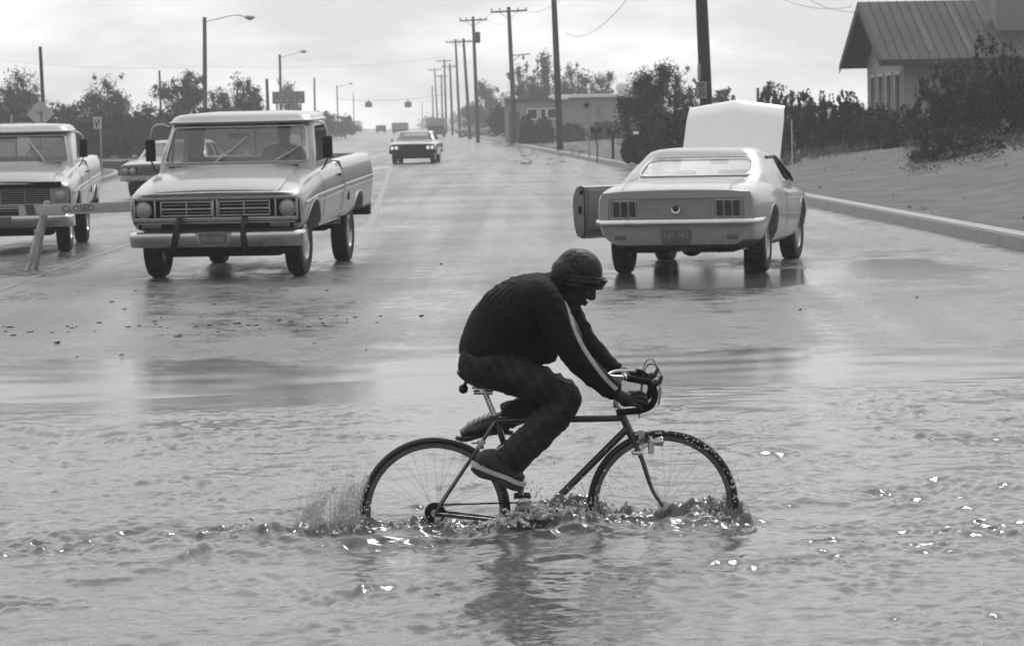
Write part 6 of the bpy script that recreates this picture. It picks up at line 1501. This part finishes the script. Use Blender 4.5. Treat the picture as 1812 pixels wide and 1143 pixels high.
# low pale shed roof seen left of the raised hood
g = onground(1243, 135); T = empty('shed', g, 'low shed with a white roof just visible left of the raised hood', 'shed'); hz_ = at(1243, 183, 135).z-g.z
mb = MB(); mb.box((0, 1.5, hz_/2-.1), (1.5, 3, hz_-.2)); mb.build('wall', 'walld', T); mb = MB(); mb.bbox((0, 1.5, hz_-.06), (1.75, 3.3, .13), .02); mb.build('roof', 'white', T)
# low light building at the far left edge
g = onground(8, 150); T = empty('small_building', g, 'low pale building behind the left pickup truck at the left edge', 'building'); hz_ = at(8, 220, 150).z-g.z
mb = MB(); mb.box((-1.0, 2, hz_/2-.05), (3.2, 4, hz_-.1)); mb.build('wall', 'wall', T); mb = MB(); mb.bbox((-1.0, 2, hz_), (3.5, 4.3, .12), .02); mb.build('roof', 'walld', T)
mb = MB(); mb.box((.1, -.02, hz_-.65), (.9, .04, .55)); mb.build('window', 'wind', T); mb = MB(); mb.cyl((.2, 1, hz_), (.2, 1, hz_+.45), .05, 8); mb.build('vent_pipe', 'galv', T)
# billboard
Y = 250; c = at(512, 173, Y); g = onground(512, Y); T = empty('billboard', g, 'grey billboard of two rows behind the second street lamp', 'billboard'); h = c.z-g.z
mb = MB()
for x in (-1.0, 0, 1.0): mb.box((x, .12, h*.5-.2), (.12, .12, h))
mb.build('posts', 'wood', T); mb = MB(); mb.bbox((0, 0, h), (2.7, .12, 1.02), .02); pn = mb.build('panel', 'signg', T)
pn.data.materials[0] = M['walld']
mb = MB(); mb.box((0, -.07, h+.22), (2.55, .01, .40)); mb.box((0, -.07, h-.24), (2.55, .01, .40)); mb.build('panel_face', 'darkconc', pn)
rr = random.Random(8)
for zz in (h+.22, h-.24):
    x = -1.15
    while x < 1.1: mb = MB(); w_ = rr.uniform(.12, .34); mb.box((x+w_/2, -.078, zz+rr.uniform(-.04, .04)), (w_, .006, rr.uniform(.12, .26))); x += w_+rr.uniform(.06, .2); mb.build('poster_mark', 'signg', pn)

# ------------------------------------------------------------------ distant traffic
def boxtruck(px, base, Y, wpx, hpx, label, mtop='wall', mlow='under', low=.45, name='box_truck', cat='truck'):
    c = at(px, base, Y); s = FPX/Y; w_ = wpx/s; h = hpx/s; T = empty(name, (c.x, Y, min(c.z, zr(Y)+.1)), label, cat)
    mb = MB(); mb.bbox((0, 3, h*(low+1)/2), (w_, 5, h*(1-low)), .05); mb.build('cargo_box', mtop, T)
    mb = MB(); mb.bbox((0, 1, h*low/2+.18), (w_*.86, 1.6, h*low-.1), .08); cb = mb.build('cab', mlow, T)
    mb = MB(); mb.box((0, .19, h*low*.75), (w_*.7, .02, h*low*.35)); mb.build('windshield', 'wind', cb)
    for s_ in (-1, 1):
        for y in (.8, 4.3): mb = MB(); mb.lathe([(.2, -.12), (.42, -.12), (.42, .12), (.2, .12)], (s_*w_*.40, y, .42), 'x', 16); mb.build('wheel', 'rubber', T)
    return T
boxtruck(771, 240, 330, 34, 33, 'boxy far truck with a pale body and dark lower half right of the dark sedan', low=.5)
boxtruck(707, 235, 430, 28, 19, 'far grey van seen above the dark sedan roof', 'walld', 'under', .3, 'van', 'van')
boxtruck(673, 235, 470, 16, 13, 'far dark square vehicle left of the grey van', 'darkconc', 'under', .3, 'van', 'van')
# far pickup, a copy of the near one with all of its parts
def copy_tree(o, parent=None):
    c = o.copy(); COL.objects.link(c); c.parent = parent
    for ch in o.children: copy_tree(ch, c)
    return c
Yp = 455; c = copy_tree(TB); gp = at(628, 234, Yp); c.location = (gp.x, Yp, gp.z); c.rotation_euler = (0, 0, R(180)); c['label'] = 'tiny far pickup truck facing the camera at the left of the far road'
for i, (px, Y, rz, lb) in enumerate(((874, 300, 75, 'pale car parked beside the left end of the flat-roofed building'), (893, 290, 80, 'second pale car parked nearer the flat-roofed building'), (824, 330, 70, 'far pale car among the bases of the utility poles'))):
    c = copy_tree(SL); g = onground(px, Y); c.location = g; c.rotation_euler = (0, 0, R(rz)); c['label'] = lb; c['group'] = 'pale cars parked off the road at the right'

# ------------------------------------------------------------------ splash
M['splash'] = nodes_ground('splashing_muddy_water', .38, .62, 9, .16, .5, 60, bdist=.008, ior=1.34)
rn = random.Random(11)
mb = MB()
def blob(px, py, dy, r, n, **k_):
    for k in range(int(n*12)):
        u = rn.gauss(0, .55); p = B(px+u*r*1.5, py+8-abs(rn.gauss(0, r*.38))*math.exp(-u*u*1.4), dy+rn.gauss(0, .07)); q = rn.uniform(.003, .0095)
        mb.ell(p, (q, q, q), None, 6, 5)
blob(945, 912, -.05, 30, 70); blob(900, 925, -.08, 34, 70); blob(985, 905, -.03, 30, 60); blob(1020, 905, -.02, 24, 46); blob(1048, 925, 0, 24, 40)
blob(1085, 912, .02, 26, 34); blob(860, 935, -.05, 26, 30); blob(720, 938, 0, 30, 26); blob(640, 945, 0, 40, 60); blob(590, 950, .0, 34, 50); blob(700, 950, 0, 30, 26)
blob(1235, 912, 0, 26, 34); blob(1270, 912, 0, 22, 30); blob(430, 945, .0, 34, 40); blob(480, 952, 0, 30, 26); blob(945, 890, -.02, 16, 20); blob(930, 880, -.10, 8, 10)
me = organic(mb, .0045, 8, disp=None)
ns = [v.normal.copy() for v in me.vertices]
for v, n in zip(me.vertices, ns): v.co += n*(.004*noise.noise(v.co*40))
sp = link('splash', me, 'splash', None, ang=80); tag(sp, 'churned water thrown up along the bicycle wheels', 'splash', kind='stuff')
# thin thrown sheets of water behind the rear wheel and inside the front wheel
def sheet(path, w0, w1, thick, seed, holes=.35, dy=0):
    rg = random.Random(seed); P = bez([B(x, y, dy) for x, y in path], 14); n = len(P); m = 9; V = []; F = []
    for i, p in enumerate(P):
        d = (P[min(i+1, n-1)]-P[max(i-1, 0)]).normalized(); nn = Vector((-d.z, 0, d.x)); t = i/(n-1); w_ = w0+(w1-w0)*t
        for j in range(m):
            u = (j/(m-1)-.5); q = p+nn*u*w_+Vector((0, .05*u*u+.02*noise.noise(Vector((i*.3, j*.5, seed))), 0)); q += nn*.02*noise.noise(Vector((t*6, u*5, seed+9)))
            V.append(q)
    for i in range(n-1):
        for j in range(m-1):
            t = i/(n-1)
            if noise.noise(Vector((i*.42, j*.9, seed*3.1)))*.9+.5 > holes-.12+t*.30: F.append((i*m+j, i*m+j+1, (i+1)*m+j+1, (i+1)*m+j))
    return V, F
mb = MB()
for k, (path, w0, w1, h_, dy) in enumerate((
    ([(585, 945), (560, 925), (556, 905), (575, 880), (592, 862)], .07, .015, .20, .04),
    ([(640, 945), (625, 915), (628, 890), (640, 865), (652, 840)], .13, .02, .15, -.03),
    ([(620, 945), (596, 925), (600, 900), (618, 875), (630, 855)], .09, .02, .25, .02),
    ([(545, 945), (530, 925), (545, 900), (562, 885)], .06, .02, .30, .05),
    ([(1215, 918), (1240, 905), (1262, 896), (1280, 886), (1290, 872)], .10, .02, .12, 0),
    ([(1200, 925), (1240, 915), (1275, 905), (1295, 900)], .10, .06, .10, .02))):
    V, F = sheet(path, w0, w1, .004, 20+k, h_, dy); mb.add(V, F)
def solid(o): s_ = o.modifiers.new('s', 'SOLIDIFY'); s_.thickness = .004; q = o.modifiers.new('q', 'SUBSURF'); q.levels = 1
me = evalmods(mb.mesh(), solid); mb = MB(); mb.v = [tuple(v.co) for v in me.vertices]; mb.f = [tuple(p.vertices) for p in me.polygons]; mb.m = [0]*len(mb.f)
def strand(x0, y0, x1, y1, bow, r, dy):
    n_ = 7; P = []
    for i in range(n_):
        t = i/(n_-1); P.append(B(x0+(x1-x0)*t+bow*math.sin(t*1.6)*-1, y0+(y1-y0)*t, dy+rn.gauss(0, .002)))
    mb.tube(P, [r*(1-.7*i/(n_-1))*rn.uniform(.6, 1.3) for i in range(n_)], 4)
for k in range(280):                               # the fan thrown back by the rear wheel: two blades
    if k % 5 < 3: x0 = rn.gauss(610, 14); t = rn.random()**.7; x1 = x0+rn.uniform(18, 46)*t; y1 = 940-rn.uniform(60, 140)*t; bow = rn.uniform(6, 16)
    else: x0 = rn.gauss(548, 13); t = rn.random()**.7; x1 = x0+rn.uniform(20, 60)*t; y1 = 940-rn.uniform(50, 125)*t; bow = rn.uniform(4, 14)
    s0 = rn.uniform(0, .45); strand(x0+(x1-x0)*s0, 942+(y1-942)*s0, x1, y1, bow, rn.uniform(.0008, .0021), rn.gauss(0, .035))
for k in range(110): x0 = rn.uniform(1195, 1285); L_ = (x0-1190)/95; strand(x0, 925, x0+rn.uniform(8, 26), 918-rn.uniform(4, 44)*L_, 3, rn.uniform(.0012, .003), rn.gauss(0, .02))
for k in range(120): x0 = rn.gauss(1000, 50); strand(x0, 915, x0+rn.uniform(-20, 25), 915-abs(rn.gauss(0, 24)), rn.uniform(-5, 5), rn.uniform(.001, .0028), rn.gauss(0, .07))
for k in range(60): x0 = rn.gauss(440, 34); strand(x0, 950, x0+rn.uniform(-14, 14), 945-abs(rn.gauss(0, 8)), rn.uniform(-5, 5), rn.uniform(.001, .0028), rn.gauss(0, .05))
M['spray'] = mat('thin_water_sheet', .55, .12, alpha=.40, bump=.3, bscale=60, var=.2, vscale=20)
spr = mb.build('spray', 'spray', None, ang=80); tag(spr, 'thin sheets of spray flung up by the wheels', 'spray', kind='stuff')
# droplets
mb = MB()
def drops(px, py, sx, sy, n, r0=.0016, r1=.004, dyr=.12):
    for k in range(n):
        r = rn.uniform(r0, r1)*(.6+.8*rn.random()**3); mb.ell(B(px+rn.gauss(0, sx), py-abs(rn.gauss(0, sy)), rn.uniform(-dyr, dyr)), (r, r, r*rn.uniform(1, 1.8)), None, 6, 4)
drops(610, 925, 22, 44, 420, .0012, .003); drops(560, 930, 24, 36, 300, .0012, .003); drops(640, 925, 14, 44, 140); drops(980, 900, 40, 26, 260); drops(1050, 900, 20, 26, 120); drops(1090, 870, 20, 30, 60); drops(1260, 905, 26, 24, 120); drops(450, 940, 34, 9, 90); drops(930, 880, 12, 16, 60); drops(720, 935, 50, 12, 120); drops(1300, 860, 5, 30, 24)
for k in range(70):                                # water flecks clinging to the front tyre
    a = rn.uniform(-.1, 1.9); r = WR+rn.gauss(-.012, .010); mb.ell(P_FH+Vector((r*math.cos(a), -.016-.004*rn.random(), r*math.sin(a))), (.0035, .0025, .0035), None, 6, 4)
dr_ = mb.build('water_drops', 'signw', smooth=True); dr_.data.materials[0] = mat('water_drop', .7, .1, ior=1.33); tag(dr_, 'flying water drops around the wheels', 'water drops', kind='stuff')
# scraps and pebbles on the wet road
gb = 'scraps of debris on the wet road'
for i, (px, py, w_, lb) in enumerate(((418, 574, 14, 'largest dark leaf scrap on the wet road below the centre pickup'), (314, 597, 12, 'flat dark scrap left of the largest one'), (100, 608, 10, 'small dark scrap on the wet road at the left'), (15, 580, 8, 'dark scrap at the left edge of the wet road'), (493, 569, 8, 'small scrap right of the largest one'), (578, 516, 5, 'tiny pebble under the rear of the centre pickup'), (1416, 550, 5, 'tiny pebble behind the coupe'), (780, 468, 5, 'tiny pebble in the middle of the road'), (745, 560, 8, 'thin twig left of the rider'), (1622, 527, 5, 'tiny pebble on the wet road at the right'))):
    g = ghit(px, py); s_ = w_*g.y/FPX; m2 = MB(); m2.ell((0, 0, .003), (s_*.5, s_*.5, .006), Matrix.Rotation(.1, 3, 'Y'), 10, 6); m2.ell((s_*.3, .02, .004), (s_*.3, s_*.2, .009), None, 8, 6)
    o = m2.build('debris', 'under', None); o.location = g; tag(o, lb, 'debris', gb)

rr = random.Random(21); m2 = MB()
for i in range(70):
    px = rr.uniform(5, 700); py = 585-px*.018+rr.gauss(0, 7) if i < 50 else rr.uniform(470, 640); g = ghit(px, py); s_ = rr.uniform(.008, .03)
    m2.ell((g.x, g.y, g.z+.003), (s_, s_*rr.uniform(.4, 1.6), .005), Matrix.Rotation(rr.uniform(-.2, .2), 3, 'Y'), 7, 5)
o = m2.build('flotsam', 'under', None); tag(o, 'line of fine dark flotsam specks on the wet road', 'flotsam', kind='stuff')
if FINALHAZE:
    mb = MB(); mb.box((0, 590, 38), (1810, 1330, 80)); hz = mb.build('haze', 'wire', smooth=False); tag(hz, kind='stuff', label='rainy haze over the road')
    m = bpy.data.materials.new('rain_haze'); m.use_nodes = True; t = m.node_tree; t.nodes.clear()
    o_ = t.nodes.new('ShaderNodeOutputMaterial'); v = t.nodes.new('ShaderNodeVolumePrincipled'); v.inputs['Density'].default_value = HAZE_D
    v.inputs['Color'].default_value = (.95, .95, .95, 1); v.inputs['Anisotropy'].default_value = .3; t.links.new(v.outputs[0], o_.inputs['Volume'])
    hz.data.materials.clear(); hz.data.materials.append(m)
